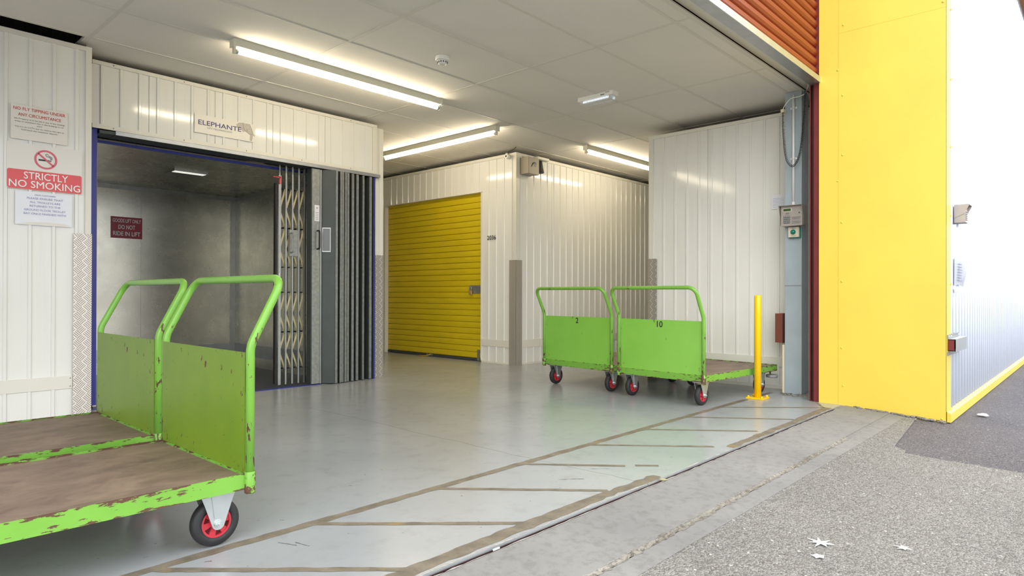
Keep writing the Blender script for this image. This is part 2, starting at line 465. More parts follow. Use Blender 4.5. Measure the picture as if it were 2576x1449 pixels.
# white column closing the lift front on the right
m = MB(); m.box((3.912, 5.475, 0), (4.0, 5.60, 2.535)); m.box((3.955, 5.470, 0), (4.004, 5.476, 2.535))
cp = struct(m.build('wall_pillar', 'clad_trim'))
m = MB(); m.box((4.002, 5.478, 0), (4.004, 9.4, 2.53)); struct(m.build('wall_lift_side', 'clad'))
m = MB(); m.box((1.28, LY+.05, 0), (1.335, 9.4, 2.6)); struct(m.build('wall_lift_west', 'shell'))

# storage block with the yellow roller door (runs away from the viewer)
WX = 5.76
m = MB()
ribs(m, 'y', 5.226, 5.812, 0, 2.545, WX, .13, .055)
ribs(m, 'y', 5.812, 7.81, 2.138, 2.545, WX, .13, .03)
ribs(m, 'y', 7.81, 9.4, 0, 2.545, WX, .13, .05)
ws = struct(m.build('wall_storage', 'clad'))
m = MB(); m.box((WX-.0132, 5.2625, 2.515), (WX-.0005, 9.3, 2.55)); m.box((WX-.0142, 5.2285, 0), (WX-.0005, 5.262, 2.551)); m.box((WX-.012, 5.318, .208), (WX-.0005, 5.80, .292))
m.box((WX-.012, 5.262, 0), (WX-.0005, 5.812, .022)); m.box((WX-.012, 5.800, 0), (WX+.06, 5.813, 2.14)); m.box((WX-.012, 5.8, 2.134), (WX+.06, 7.82, 2.142)); m.box((WX-.008, 7.808, 0), (WX+.06, 7.822, 2.14))
m.build('edge_trim', 'clad_trim', ws)
text('2036', 'unit_number', 'text_black', ws, (WX-.010, 5.700, 1.527), (0, -1, 0), .052, .150, .03)
# wall along the corridor behind the corner
m = MB(); ribs(m, 'x', WX, 10.9, 0, 2.545, 5.226, .13, .06, seams=(6.437, 7.5, 8.6))
wc = struct(m.build('wall_corridor', 'clad'))
m = MB(); m.box((WX+.0505, 5.2127, 2.515), (10.9, 5.2255, 2.55)); m.box((WX-.0142, 5.2117, 0), (WX+.05, 5.2283, 2.551)); m.box((WX+.09, 5.2135, .208), (10.9, 5.2255, .30)); m.box((WX+.05, 5.2135, 0), (10.9, 5.2255, .022))
m.build('edge_trim', 'clad_trim', wc)

# right-hand block
RX = 6.0
m = MB(); ribs(m, 'y', 1.72, 3.55, 0, 2.50, RX, .13, .09, seams=(2.9,))
wr = struct(m.build('wall_right', 'clad'))
m = MB(); m.box((RX-.0132, 1.75, 2.472), (RX-.0005, 3.4995, 2.505)); m.box((RX-.0142, 3.50, 0), (RX-.0005, 3.553, 2.506)); m.box((RX-.0125, 1.8, .20), (RX-.0005, 3.46, .285)); m.box((RX-.0122, 1.75, 0), (RX-.0005, 3.5, .03))
m.build('edge_trim', 'clad_trim', wr)
m = MB(); m.box((RX, 3.50, 0), (10.9, 3.55, 2.50)); struct(m.build('wall_right_return', 'clad'))
m = MB(); m.box((5.60, 1.70, -.1), (11, 1.78, 2.8)); struct(m.build('wall_front', 'clad'))

# chequer plate corner guards
def guard(label, boxes, mats, loc):
    t = thing('corner_guard', label, 'corner guard', loc, 0, 'tread plate corner guards')
    for b, mt in zip(boxes, mats):
        MB().box(*b).build('plate', mt, t)
    return t
guard('bright five-bar tread plate guard on the white panel edge left of the lift', [((1.249, LY-.019, 0), (1.358, LY-.0165, 1.262))], ['cheq_bright'], (1.30, LY, 0))
guard('grey tread plate guard on the narrow white pillar right of the folding shutter', [((3.912, 5.466, 0), (4.008, 5.4695, 1.245))], ['cheq_grey_x'], (3.96, 5.47, 0))
guard('grey tread plate guard wrapped round the corner beside unit 2036', [((WX-.018, 5.208, 0), (WX-.0146, 5.318, 1.262)), ((WX-.018, 5.2075, 0), (WX+.092, 5.2110, 1.262))], ['cheq_grey_y', 'cheq_grey_x'], (WX, 5.21, 0))
guard('grey tread plate guard on the end of the white wall behind the trolleys', [((RX-.0185, 3.455, 0), (RX-.0145, 3.558, 1.225))], ['cheq_grey_y'], (RX, 3.5, 0))

# ------------------------------------------------------------------ yellow roller door
DX = 5.825
m = MB()
prof = []
z = .035
while z < 2.13:
    for dz, d in ((0, 0), (.004, .011), (.012, .0145), (.040, .0160), (.064, .0145), (.0720, .011), (.0755, 0)):
        prof.append((DX-d, z+dz))
    z += .0765
prof += [(DX+.004, prof[-1][1]), (DX+.004, .035)]
m.prism(prof, 5.815, 7.806, 1)
door = struct(m.build('door_1', 'door_yellow'), 'yellow roller shutter door of unit 2036')
m = MB(); m.box((DX-.02, 5.815, .006), (DX+.004, 7.806, .034)); m.build('bottom_rail', 'dark_steel', door)
m = MB(); m.box((DX-.022, 5.862, .86), (DX-.0165, 6.072, .965)); m.box((DX-.030, 5.90, .905), (DX-.022, 5.985, .925), .002); m.build('hasp', 'galv', door)
m = MB(); m.box((DX-.024, 5.885, .006), (DX-.0165, 5.925, .145)); m.build('bolt_bracket', 'galv', door)
m = MB(); m.box((DX-.028, 6.80, .012), (DX-.020, 6.92, .034)); m.build('pull_clip', 'galv', door)
m = MB(); m.tube([(DX-.03, 6.83, .03), (DX-.05, 6.86, .012), (DX-.08, 6.92, .006), (DX-.09, 7.0, .006)], .006, 8); m.build('pull_cord', 'rope', door)
m = MB(); m.box((DX-.012, 7.79, 0), (DX+.03, 7.83, 2.13)); m.build('guide', 'galv', door)
t = thing('padlock', 'brass padlock hanging open-shackled from the hasp of the yellow door', 'padlock', (DX-.045, 6.03, .86))
m = MB(); m.box((DX-.058, 6.005, .845), (DX-.036, 6.055, .900), .004); m.build('body', 'brass', t)
m = MB(); m.tube(fillet([(DX-.047, 6.012, .895), (DX-.047, 6.012, .945), (DX-.047, 6.048, .945), (DX-.047, 6.048, .895)], .016), .0045, 8); m.build('shackle', 'zinc', t)

# ------------------------------------------------------------------ goods lift
car = thing('lift_car', 'grey sheet steel goods lift car standing open on the ground floor', 'goods lift', (2.5, 6.6, 0))
m = MB(); m.box((1.46, 7.73, 0), (3.52, 7.77, 2.02)); m.build('back_wall', 'car_steel', car)
m = MB(); m.box((3.5, 5.72, 0), (3.54, 7.73, 2.02)); m.build('side_wall', 'car_steel', car)
m = MB(); m.box((1.43, 5.66, 0), (1.47, 7.73, 2.02)); m.build('side_wall', 'car_steel', car)
m = MB(); m.box((1.43, 5.655, 2.005), (3.54, 7.77, 2.03)); m.build('roof', 'car_steel', car)
m = MB(); m.box((1.44, 5.50, .001), (3.54, 7.73, .006)); m.build('floor_plate', 'car_floor', car)
m = MB()
m.box((1.47, 7.722, 1.955), (3.5, 7.7295, 2.004)); m.box((3.44, 7.721, .1), (3.4995, 7.7295, 2.004)); m.box((3.4925, 5.8, 1.955), (3.4995, 7.72, 2.004)); m.box((2.467, 7.7265, .1), (2.470, 7.7295, 1.96))
m.box((1.47, 7.726, .12), (3.5, 7.7295, .26)); m.box((3.4955, 5.8, .12), (3.4995, 7.72, .26))
m.build('edge_strip', 'steel', car)
m = MB(); m.box((2.30, 6.33, 1.985), (2.60, 6.56, 2.006)); lf = m.build('ceiling_light', 'steel', car)
m = MB(); m.box((2.31, 6.345, 1.982), (2.59, 6.42, 1.986)); m.build('lens', 'car_light', lf)
# sill
m = MB(); m.box((1.42, 5.462, .0005), (3.3, 5.51, .005)); m.build('sill', 'blue', car)

# landing frame
m = MB(); m.box((1.36, 5.475, .03), (1.452, 5.56, 2.066)); m.box((3.866, 5.445, 0), (3.885, 5.52, 2.03)); m.box((1.45, 5.64, 1.994), (3.2, 5.655, 2.014))
lfm = tag(m.build('lift_surround', 'blue'), 'dark blue painted steel surround lining the lift opening', 'lift surround')
m = MB(); m.box((1.4535, 5.57, 0), (1.478, 5.65, 2.0)); m.build('jamb_strip', 'clad_trim', lfm)
m = MB(); m.box((1.56, 5.436, 2.026), (3.935, 5.60, 2.052)); m.prism([(1.46, 5.45), (1.56, 5.436), (1.56, 5.60), (1.46, 5.60)], 2.028, 2.05)
trk = tag(m.build('gate_track', 'dark_steel'), 'long horizontal gate track under the white header panel', 'gate track')
m = MB(); m.box((1.56, 5.428, 2.026), (3.94, 5.4355, 2.055)); m.build('front_lip', 'alu_bar', trk)

# lattice gate
gt = thing('lattice_gate', 'folded-back lattice scissor gate with beige diagonals and steel uprights', 'gate', (3.1, 5.58, 0))
ux = [2.930, 2.992, 3.056, 3.119, 3.177]
GY = 5.58
for i, x in enumerate(ux):
    m = MB(); w = .013 if i == 0 else .007
    m.box((x-w, GY-.016, .02), (x+w, GY-.006, 1.93 if i == 0 else 2.02)); m.box((x-.005, GY-.014, 1.9), (x+.005, GY-.004, 2.025))
    m.build('upright', 'steel', gt)
    m = MB(); xr = x + .036
    m.box((xr-.006, GY+.03, .02), (xr+.006, GY+.042, 2.02)); m.build('upright', 'dark_steel', gt)
m = MB(); m.box((2.893, GY-.004, .03), (2.912, GY+.03, 1.86)); m.build('upright', 'darker', gt)
zz = [(1.815, 1.455), (1.455, 1.095), (.865, .50), (.50, .165)]
for i, x in enumerate(ux[:-1]):
    xa, xb = x+.008, ux[i+1]+.002
    for a, b in zz:
        m = MB()
        mid = (a+b)/2
        for (p, q, dy) in (((xb, a), (xa, mid), .002), ((xa, mid), (xb, b), .010), ):
            dx = .0105
            m.prism([(p[0]-dx, p[1]), (p[0]+dx*.6, p[1]), (q[0]+dx, q[1]), (q[0]-dx*.6, q[1])], GY+dy, GY+dy+.004, 1)
        m.build('lattice_strip', 'beige', gt)
for x in ux[:-1]:
    for a, b in zz:
      for rr_, x_, y_, z_, l_ in ((.005, x+.010, GY-.006, (a+b)/2, .006), (.006, x+.044, GY, a, .03), (.006, x+.044, GY, b, .03)):
        MB().lathe([(rr_, 0), (rr_, l_)], (x_, y_, z_), 1, 10).build('pivot', 'darker', gt)
#([(.005, 0), (.005, .006)], (x+.010, GY-.006, (a+b)/2), 1, 10); m.lathe([(.007, 0), (.007, .03)], (x+.05, GY+.0, a), 1, 10); m.lathe([(.007, 0), (.007, .03)], (x+.05, GY+.0, b), 1, 10)
m = MB(); m.box((3.02, GY-.024, 1.20), (3.105, GY-.017, 1.44)); m.tube(fillet([(3.035, GY-.02, 1.41), (3.035, GY-.06, 1.41), (3.035, GY-.06, 1.23), (3.035, GY-.02, 1.23)], .02, 4), .006, 8)
m.build('pull_handle', 'galv', gt)
m = MB(); m.box((2.86, GY-.03, 1.905), (2.93, GY-.02, 1.913)); m.box((2.918, GY-.03, 1.85), (2.932, GY-.018, 1.92)); m.build('latch', 'sign_red', gt)
m = MB(); m.box((3.19, GY-.024, 1.86), (3.25, GY-.018, 1.878)); m.build('latch_keeper', 'brown', gt)
m = MB(); m.box((2.912, GY-.03, .955), (2.925, GY-.015, 1.04)); m.lathe([(.012, 0), (.012, .01)], (2.905, GY-.03, 1.0), 1, 12); m.build('catch', 'zinc', gt)

# folding shutter gate
fg = thing('folding_shutter_gate', 'dark grey steel leaf shutter gate folded against the right lift jamb', 'gate', (3.5, 5.45, 0))
m = MB(); m.box((3.190, 5.452, .012), (3.270, 5.51, 2.02), .002); lp = m.build('lead_post', 'galv', fg); m = MB(); m.box((3.181, 5.456, .012), (3.1895, 5.53, 2.02)); m.build('post_flange', 'dark_steel', lp)
m = MB(); m.box((3.2705, 5.448, .012), (3.286, 5.47, 2.015)); m.build('edge_channel', 'steel', fg)
m = MB(); m.prism([(3.286, 5.475), (3.392, 5.385), (3.396, 5.392), (3.290, 5.482)], .008, 2.02); wlf = m.build('wide_leaf', 'dark_steel', fg)
# window slot in the wide leaf
d = Vector((3.392-3.286, 5.385-5.475, 0)).normalized(); nr = Vector((d.y, -d.x, 0))
if nr.y > 0: nr = -nr
def leafpt(s, z, o): p = Vector((3.286, 5.475, 0)) + d*s + nr*o; return (p.x, p.y, z)
m = MB()
def leafbox(m, s0, s1, z0, z1, o0, o1):
    v = [m.bm.verts.new(leafpt(s, z, o)) for z in (z0, z1) for s, o in ((s0, o0), (s1, o0), (s1, o1), (s0, o1))]
    for q in ((3,2,1,0),(4,5,6,7),(0,1,5,4),(1,2,6,5),(2,3,7,6),(3,0,4,7)): m.bm.faces.new([v[i] for i in q])
for a, b, c_, e in ((.022, .029, 1.245, 1.475), (.093, .100, 1.245, 1.475), (.0291, .0929, 1.465, 1.475), (.0291, .0929, 1.245, 1.255)):
    leafbox(m, a, b, c_, e, .001, .010)
m.build('window_frame', 'steel', wlf)
m = MB(); leafbox(m, .029, .093, 1.255, 1.465, .001, .003); m.build('window_pane', 'glass_dark', wlf)
chx = [(3.394, 3.420), (3.448, 3.470), (3.474, 3.494), (3.508, 3.530), (3.538, 3.560), (3.592, 3.618), (3.648, 3.674), (3.724, 3.744), (3.808, 3.836)]
for i, (a, b) in enumerate(chx):
    y = 5.382 + .045*i/8
    m = MB(); w = b-a
    m.box((a, y, .008), (b, y+.018, 2.018)); m.box((a+w*.08, y-.004, .008), (a+w*.3, y+.001, 2.018)); m.box((a+w*.62, y-.004, .008), (a+w*.84, y+.001, 2.018))
    m.build('leaf_channel', 'galv', fg)
    nx = chx[i+1][0] if i < 8 else 3.864
    m = MB(); m.prism([(b-.002, y+.004), (b+.001, y+.004), (nx, y+.085), (nx-.004, y+.085)], .012, 2.016)
    m.prism([(nx-.003, y+.085), (nx, y+.085), (nx+.001, y+.012), (nx-.002, y+.012)], .012, 2.016)
    m.build('leaf', 'dark_steel', fg)
m = MB(); m.tube(fillet([(3.240, 5.448, 1.44), (3.240, 5.405, 1.44), (3.240, 5.405, 1.27), (3.240, 5.448, 1.27)], .02, 5), .008, 10); h = m.build('grab_handle', 'darker', fg)
m = MB(); m.box((3.232, 5.446, 1.20), (3.248, 5.4518, 1.50), .002); m.build('handle_plate', 'steel', h)
t = tag(MB().box((3.213, 5.4485, 1.53), (3.263, 5.4515, 1.68)).build('instruction_label', 'paper_white'), 'small white instruction label on the grey lead post above the handle', 'label')
text('M2', 'mark', 'text_black', t, (3.238, 5.4485, 1.645), (1, 0, 0), .014, .016, .02, 'CENTER')
m = MB()
for k in range(5): m.box((3.221, 5.4475, 1.545+k*.016), (3.255, 5.4484, 1.548+k*.016))
m.build('fine_print', 'text_grey', t)

# ------------------------------------------------------------------ signs
def sheet(name, label, cat, x0, x1, z0, z1, y, mat, th=.002, parent=None, bev=0):
    o = MB().box((x0, y-th, z0), (x1, y, z1)).build(name, mat, parent)
    if parent is None: tag(o, label, cat)
    return o
SY = LY-.0105
s1 = sheet('paper_notice', 'cream paper notice reading NO FLY TIPPING UNDER ANY CIRCUMSTANCE', 'notice', .900, 1.212, 1.857, 2.082, SY, 'paper')
for s_, z, h, w in (('NO FLY TIPPING UNDER', 2.048, .020, .285), ('ANY CIRCUMSTANCE', 2.010, .020, .235)):
    text(s_, 'heading', 'text_red', s1, (1.056, SY-.002, z), (1, 0, 0), h, w, .02, 'CENTER')
for s_, z, w in (('No Property is to be left in any of the loading', 1.987, .275), ('areas or anywhere else in the building or car', 1.970, .27), ('park.', 1.954, .03),
                 ('You are on CCTV and we reserve the right to', 1.935, .27), ('hold back any customer deposit.', 1.918, .20)):
    text(s_, 'body_text', 'text_grey', s1, (1.056, SY-.002, z), (1, 0, 0), .0085, w, .008, 'CENTER')
s2 = sheet('no_smoking_sign', 'red and white STRICTLY NO SMOKING sticker with a crossed cigarette symbol', 'sign', .880, 1.298, 1.532, 1.835, SY, 'sign_clear')
m = MB(); c0 = (1.090, 1.742)
m.lathe([(.052, 0), (.064, 0), (.064, .002), (.052, .002)], (c0[0], SY-.0042, c0[1]), 1, 40, False, True)
a = math.radians(-42); d_ = (math.cos(a), math.sin(a)); nn = (-d_[1], d_[0])
m.prism([(c0[0]+d_[0]*s*.056+nn[0]*w*.0055, c0[1]+d_[1]*s*.056+nn[1]*w*.0055) for s, w in ((-1, -1), (1, -1), (1, 1), (-1, 1))], SY-.0042, SY-.0022, 1)
m.build('prohibition_ring', 'sign_pink', s2)
m = MB(); m.box((1.050, SY-.0035, 1.732), (1.108, SY-.002, 1.742)); m.box((1.111, SY-.0035, 1.732), (1.114, SY-.002, 1.742)); m.box((1.117, SY-.0035, 1.732), (1.120, SY-.002, 1.742))
m.tube([(1.118, SY-.003, 1.746), (1.116, SY-.003, 1.758), (1.104, SY-.003, 1.762), (1.094, SY-.003, 1.766), (1.088, SY-.003, 1.776), (1.096, SY-.003, 1.782), (1.104, SY-.003, 1.776)], .0016, 6)
m.tube([(1.123, SY-.003, 1.744), (1.124, SY-.003, 1.760), (1.112, SY-.003, 1.768), (1.104, SY-.003, 1.770)], .0016, 6)
m.build('cigarette_symbol', 'text_black', s2)
m = MB()
bx0, bx1, bz0, bz1, rr = .882, 1.296, 1.534, 1.660, .012
pts = []
for cx_, cz_, a0 in ((bx1-rr, bz0+rr, -90), (bx1-rr, bz1-rr, 0), (bx0+rr, bz1-rr, 90), (bx0+rr, bz0+rr, 180)):
    for k in range(6): aa = math.radians(a0+k*18); pts.append((cx_+rr*math.cos(aa), cz_+rr*math.sin(aa)))
m.prism(pts, SY-.0035, SY-.002, 1); m.build('red_banner', 'sign_red', s2)
text('STRICTLY', 'lettering', 'text_white', s2, (1.093, SY-.0035, 1.603), (1, 0, 0), .046, .245, .022, 'CENTER')
text('NO SMOKING', 'lettering', 'text_white', s2, (1.089, SY-.0035, 1.546), (1, 0, 0), .046, .395, .022, 'CENTER')
s3 = sheet('trolley_notice', 'white laminated DEAR CUSTOMERS notice about returning trolleys, below the red sticker', 'notice', .925, 1.240, 1.300, 1.520, SY-.0005, 'paper_white')
for s_, z, h, w, mt in (('DEAR CUSTOMERS', 1.496, .009, .115, 'text_lilac'), ('PLEASE ENSURE THAT', 1.471, .013, .20, 'text_lilac'), ('ALL TROLLEYS ARE', 1.446, .013, .17, 'text_lilac'),
                    ('RETURNED TO THE', 1.421, .013, .17, 'text_lilac'), ('GROUND FLOOR TROLLEY', 1.395, .013, .23, 'text_lilac'), ('BAY ONCE FINISHED WITH', 1.370, .013, .235, 'text_lilac')):
    text(s_, 'lettering', mt, s3, (1.088, SY-.0025, z), (1, 0, 0), h, w, .01, 'CENTER')
MB().prism([(.93, 1.302), (1.236, 1.302), (1.20, 1.318), (1.10, 1.324), (1.0, 1.320)], SY-.0042, SY-.0028, 1).build('curled_edge', 'paper', s3)

EY = HY-.0095
s4 = sheet('lift_maker_sign', 'off-white lift maker plate with blue ELEPHANTE lettering and elephant head', 'sign', 2.130, 2.640, 2.160, 2.312, EY, 'paper')
text('ELEPHANTE', 'lettering', 'text_blue', s4, (2.161, EY-.002, 2.229), (1, 0, 0), .038, .353, .02)
text('LIFT TECHNOLOGY', 'lettering', 'text_grey', s4, (2.233, EY-.002, 2.204), (1, 0, 0), .0125, .206, .01)
ep = [(2.473, 2.287), (2.495, 2.306), (2.53, 2.31), (2.588, 2.309), (2.606, 2.271), (2.62, 2.229), (2.615, 2.197), (2.61, 2.168), (2.59, 2.168), (2.592, 2.22), (2.565, 2.236), (2.54, 2.242), (2.542, 2.232), (2.527, 2.236), (2.513, 2.253), (2.481, 2.265)]
eh = MB().prism(ep, EY-.0030, EY-.0021, 1).build('elephant_head', 'elephant', s4)
m = MB()
for l in ([(2.53, 2.308), (2.537, 2.258), (2.576, 2.229), (2.59, 2.221), (2.62, 2.229)], [(2.588, 2.309), (2.606, 2.271), (2.62, 2.229)], [(2.563, 2.263), (2.57, 2.244)], [(2.62, 2.225), (2.636, 2.221)], [(2.618, 2.218), (2.634, 2.214)]):
    m.tube([(x, EY-.003, z) for x, z in l], .0013, 5)
m.build('outline', 'text_grey', eh)
EY2 = 7.725
s5 = sheet('warning_sign', 'dark red GOODS LIFT ONLY DO NOT RIDE IN LIFT sign on the car back wall', 'sign', 2.178, 2.478, 1.438, 1.664, EY2, 'sign_maroon')
text('GOODS LIFT ONLY', 'lettering', 'text_white', s5, (2.328, EY2-.002, 1.605), (1, 0, 0), .038, .27, .02, 'CENTER')
text('DO NOT', 'lettering', 'text_white', s5, (2.328, EY2-.002, 1.535), (1, 0, 0), .044, .16, .035, 'CENTER')
text('RIDE IN LIFT', 'lettering', 'text_white', s5, (2.328, EY2-.002, 1.465), (1, 0, 0), .044, .26, .035, 'CENTER')

# ------------------------------------------------------------------ ceiling fittings
def batten(label, a, b, extra=None):
    """single tube batten between two points under the ceiling"""
    a, b = Vector((*a, CZ)), Vector((*b, CZ)); L = (b-a).length; c = (a+b)/2
    rz = math.atan2(b.y-a.y, b.x-a.x)
    t = thing('fluorescent_light', label, 'ceiling light', c, rz, 'fluorescent battens', local=True)
    h = L/2
    MB().prism([(-.030, 0), (-.026, -.050), (.026, -.050), (.030, 0)], -h+.02, h-.02, 0).build('batten', 'ivory', t)
    for s in (-1, 1):
        m = MB(); m.box((s*(h-.022), -.032, -.058), (s*h, .032, -.0015), .003); m.box((s*(h-.026), -.013, -.098), (s*(h-.010), .013, -.05), .003); m.build('end_cap', 'ivory', t)
    MB().lathe([(.0135, -h+.030), (.0135, h-.030)], (0, 0, -.080), 0, 16).build('tube', 'tube', t)
    for e0 in (-h+.026, h-.045): MB().lathe([(.014, e0), (.014, e0+.019)], (0, 0, -.080), 0, 14).build('tube_cap', 'zinc', t)
    return t
batten('long lit fluorescent batten nearest the viewer, in front of the lift header', (1.975, 4.43), (3.87, 4.43))
batten('lit fluorescent batten running towards the yellow roller door', (4.85, 4.66), (4.85, 6.62))
batten('lit fluorescent batten partly hidden by the white wall on the right', (6.17, 4.51), (8.05, 4.51))

t = thing('smoke_detector', 'white round smoke detector on a ceiling tile', 'smoke detector', (3.17, 3.61, CZ))
m = MB(); m.lathe([(.050, 0), (.052, -.006), (.052, -.026), (.046, -.032)], (3.17, 3.61, CZ-.0005), 2, 32); m.build('base', 'white_plastic', t)
m = MB(); m.lathe([(.040, -.032), (.036, -.040), (.032, -.056), (.022, -.060)], (3.17, 3.61, CZ), 2, 28); hd = m.build('sensor_head', 'white_plastic', t)
m = MB()
for k in range(12):
    a = k*PI/6; x, y = 3.17+.0355*math.cos(a), 3.61+.0355*math.sin(a); m.box((x-.003, y-.003, CZ-.052), (x+.003, y+.003, CZ-.040))
m.build('vent_slots', 'text_grey', hd)

t = thing('emergency_light', 'small rectangular emergency bulkhead light with a lit strip on the ceiling', 'emergency light', (4.70, 3.30, CZ))
m = MB(); m.box((4.655, 3.115, CZ-.035), (4.745, 3.485, CZ), .004); bd = m.build('housing', 'white_plastic', t)
m = MB(); m.box((4.66, 3.14, CZ-.068), (4.74, 3.46, CZ-.0355), .01); df = m.build('diffuser', 'diffuser', t)
m = MB()
for k in range(22): m.box((4.67, 3.165+k*.0125, CZ-.055), (4.674, 3.172+k*.0125, CZ-.040))
m.build('lit_strip', 'led', t)
m = MB(); m.box((4.6535, 3.20, CZ-.026), (4.6548, 3.24, CZ-.018)); m.box((4.6535, 3.15, CZ-.012), (4.6548, 3.19, CZ-.008)); m.build('rating_label', 'text_grey', bd)

# PTI box, speaker, junction box, CCTV camera on the storage corner
t = thing('alarm_box', 'beige metal box marked PTI high on the corner wall', 'alarm box', (5.93, 5.14, 2.3))
m = MB(); m.box((5.822, 5.085, 2.295), (6.02, 5.2255, 2.495), .003); m.build('case', 'pti_box', t)
text('PTI', 'logo', 'text_black', t, (5.925, 5.085, 2.385), (1, 0, 0), .046, .085, .03, 'CENTER', shear=.35, lift=.001)
m = MB(); m.tube([(5.880, 5.0845, 2.378), (5.888, 5.0845, 2.40), (5.905, 5.0845, 2.425), (5.93, 5.0845, 2.438), (5.968, 5.0845, 2.437)], [.003, .006, .005, .003, .002], 6); m.build('logo_swoosh', 'text_black', t)
t = thing('horn_speaker', 'black tapered horn speaker beside the beige box', 'speaker', (6.13, 5.13, 2.4))
m = MB(); m.lathe([(.036, .068), (.046, 0), (.062, -.075), (.058, -.078)], (6.085, 5.14, 2.415), 2, 20); m.build('horn', 'black', t)
m = MB(); m.box((6.06, 5.18, 2.44), (6.11, 5.2255, 2.50)); m.build('bracket', 'galv', t)
t = tag(MB().box((6.04, 5.12, 2.503), (6.26, 5.20, 2.535), .004).build('junction_box', 'clad_trim'), 'small white junction box lying above the black horn speaker', 'junction box')
t = thing('security_camera', 'small white bullet camera on the top edge of the storage wall', 'camera', (5.70, 5.32, 2.5))
m = MB(); m.lathe([(.024, .030), (.027, 0), (.027, -.03), (.022, -.034)], (5.695, 5.30, 2.500), 0, 18); m.build('body', 'white_plastic', t)
m = MB(); m.lathe([(.012, -.036), (.012, -.033)], (5.694, 5.30, 2.500), 0, 14); m.build('lens', 'darker', t)
m = MB(); m.tube([(5.715, 5.31, 2.515), (5.725, 5.34, 2.545), (5.735, 5.37, 2.548)], .012, 8); m.build('mount', 'ivory', t)
m = MB(); m.tube(fillet([(5.735, 5.36, 2.55), (5.72, 5.30, 2.57), (5.70, 5.21, 2.575), (5.70, 5.17, 2.5985)], .02, 5), .004, 6); tag(m.build('camera_cable', 'cable_black'), 'thin black cable looping from the camera up to the ceiling', 'cable')

# ------------------------------------------------------------------ trolleys
def castor(t, cx_, cy_, nm='castor'):
    """fixed castor, axle along local y"""
    m = MB(); m.box((cx_-.06, cy_-.042, .178), (cx_+.06, cy_+.042, .184))
    for s in (-1, 1):
        y0, y1 = cy_+s*.027, cy_+s*.031
        pts = [(cx_-.058, .182), (cx_-.046, .150)] + [(cx_+.021*math.cos(a), .080+.021*math.sin(a)) for a in [math.radians(d) for d in range(195, 346, 15)]] + [(cx_+.046, .150), (cx_+.058, .182)]
        m.prism(pts, min(y0, y1), max(y0, y1), 1)
        yo = cy_+s*.0345
        m.prism([(cx_-.024, .178), (cx_-.014, .100), (cx_+.014, .100), (cx_+.024, .178)], min(y1, yo), max(y1, yo), 1)
    br = m.build(nm, 'zinc', t)
    m = MB()
    m.lathe([(.050, -.018), (.060, -.0195), (.072, -.018), (.0785, -.011), (.080, 0), (.0785, .011), (.072, .018), (.060, .0195), (.050, .018)], (cx_, cy_, .080), 1, 44, True, True)
    m.build('tyre', 'black', br)
    m = MB()
    m.lathe([(.043, -.016), (.0505, -.016), (.0505, .016), (.043, .016)], (cx_, cy_, .080), 1, 36, False, True)
    m.lathe([(.006, -.019), (.022, -.018), (.022, .018), (.006, .019)], (cx_, cy_, .080), 1, 24, False, True)
    for k in range(6):
        a = k*PI/3+.2
        def q(r, da): return (cx_+r*math.cos(a+da), .080+r*math.sin(a+da))
        m.prism([q(.018, -.40), q(.045, -.26), q(.045, .26), q(.018, .40)], cy_-.013, cy_+.013, 1)
    m.build('wheel_centre', 'hub_red', br)
    MB().lathe([(.0435, -.004), (.0435, .004)], (cx_, cy_, .080), 1, 30, False).build('wheel_web', 'hub_shade', br)
    m = MB(); m.lathe([(.005, -.047), (.005, .047)], (cx_, cy_, .080), 1, 12, False); m.lathe([(.011, -.042), (.011, .042)], (cx_, cy_, .080), 1, 6, False); m.lathe([(.014, -.037), (.014, .037)], (cx_, cy_, .080), 1, 16, False)
    m.build('axle_bolt', 'zinc', br)
    return br

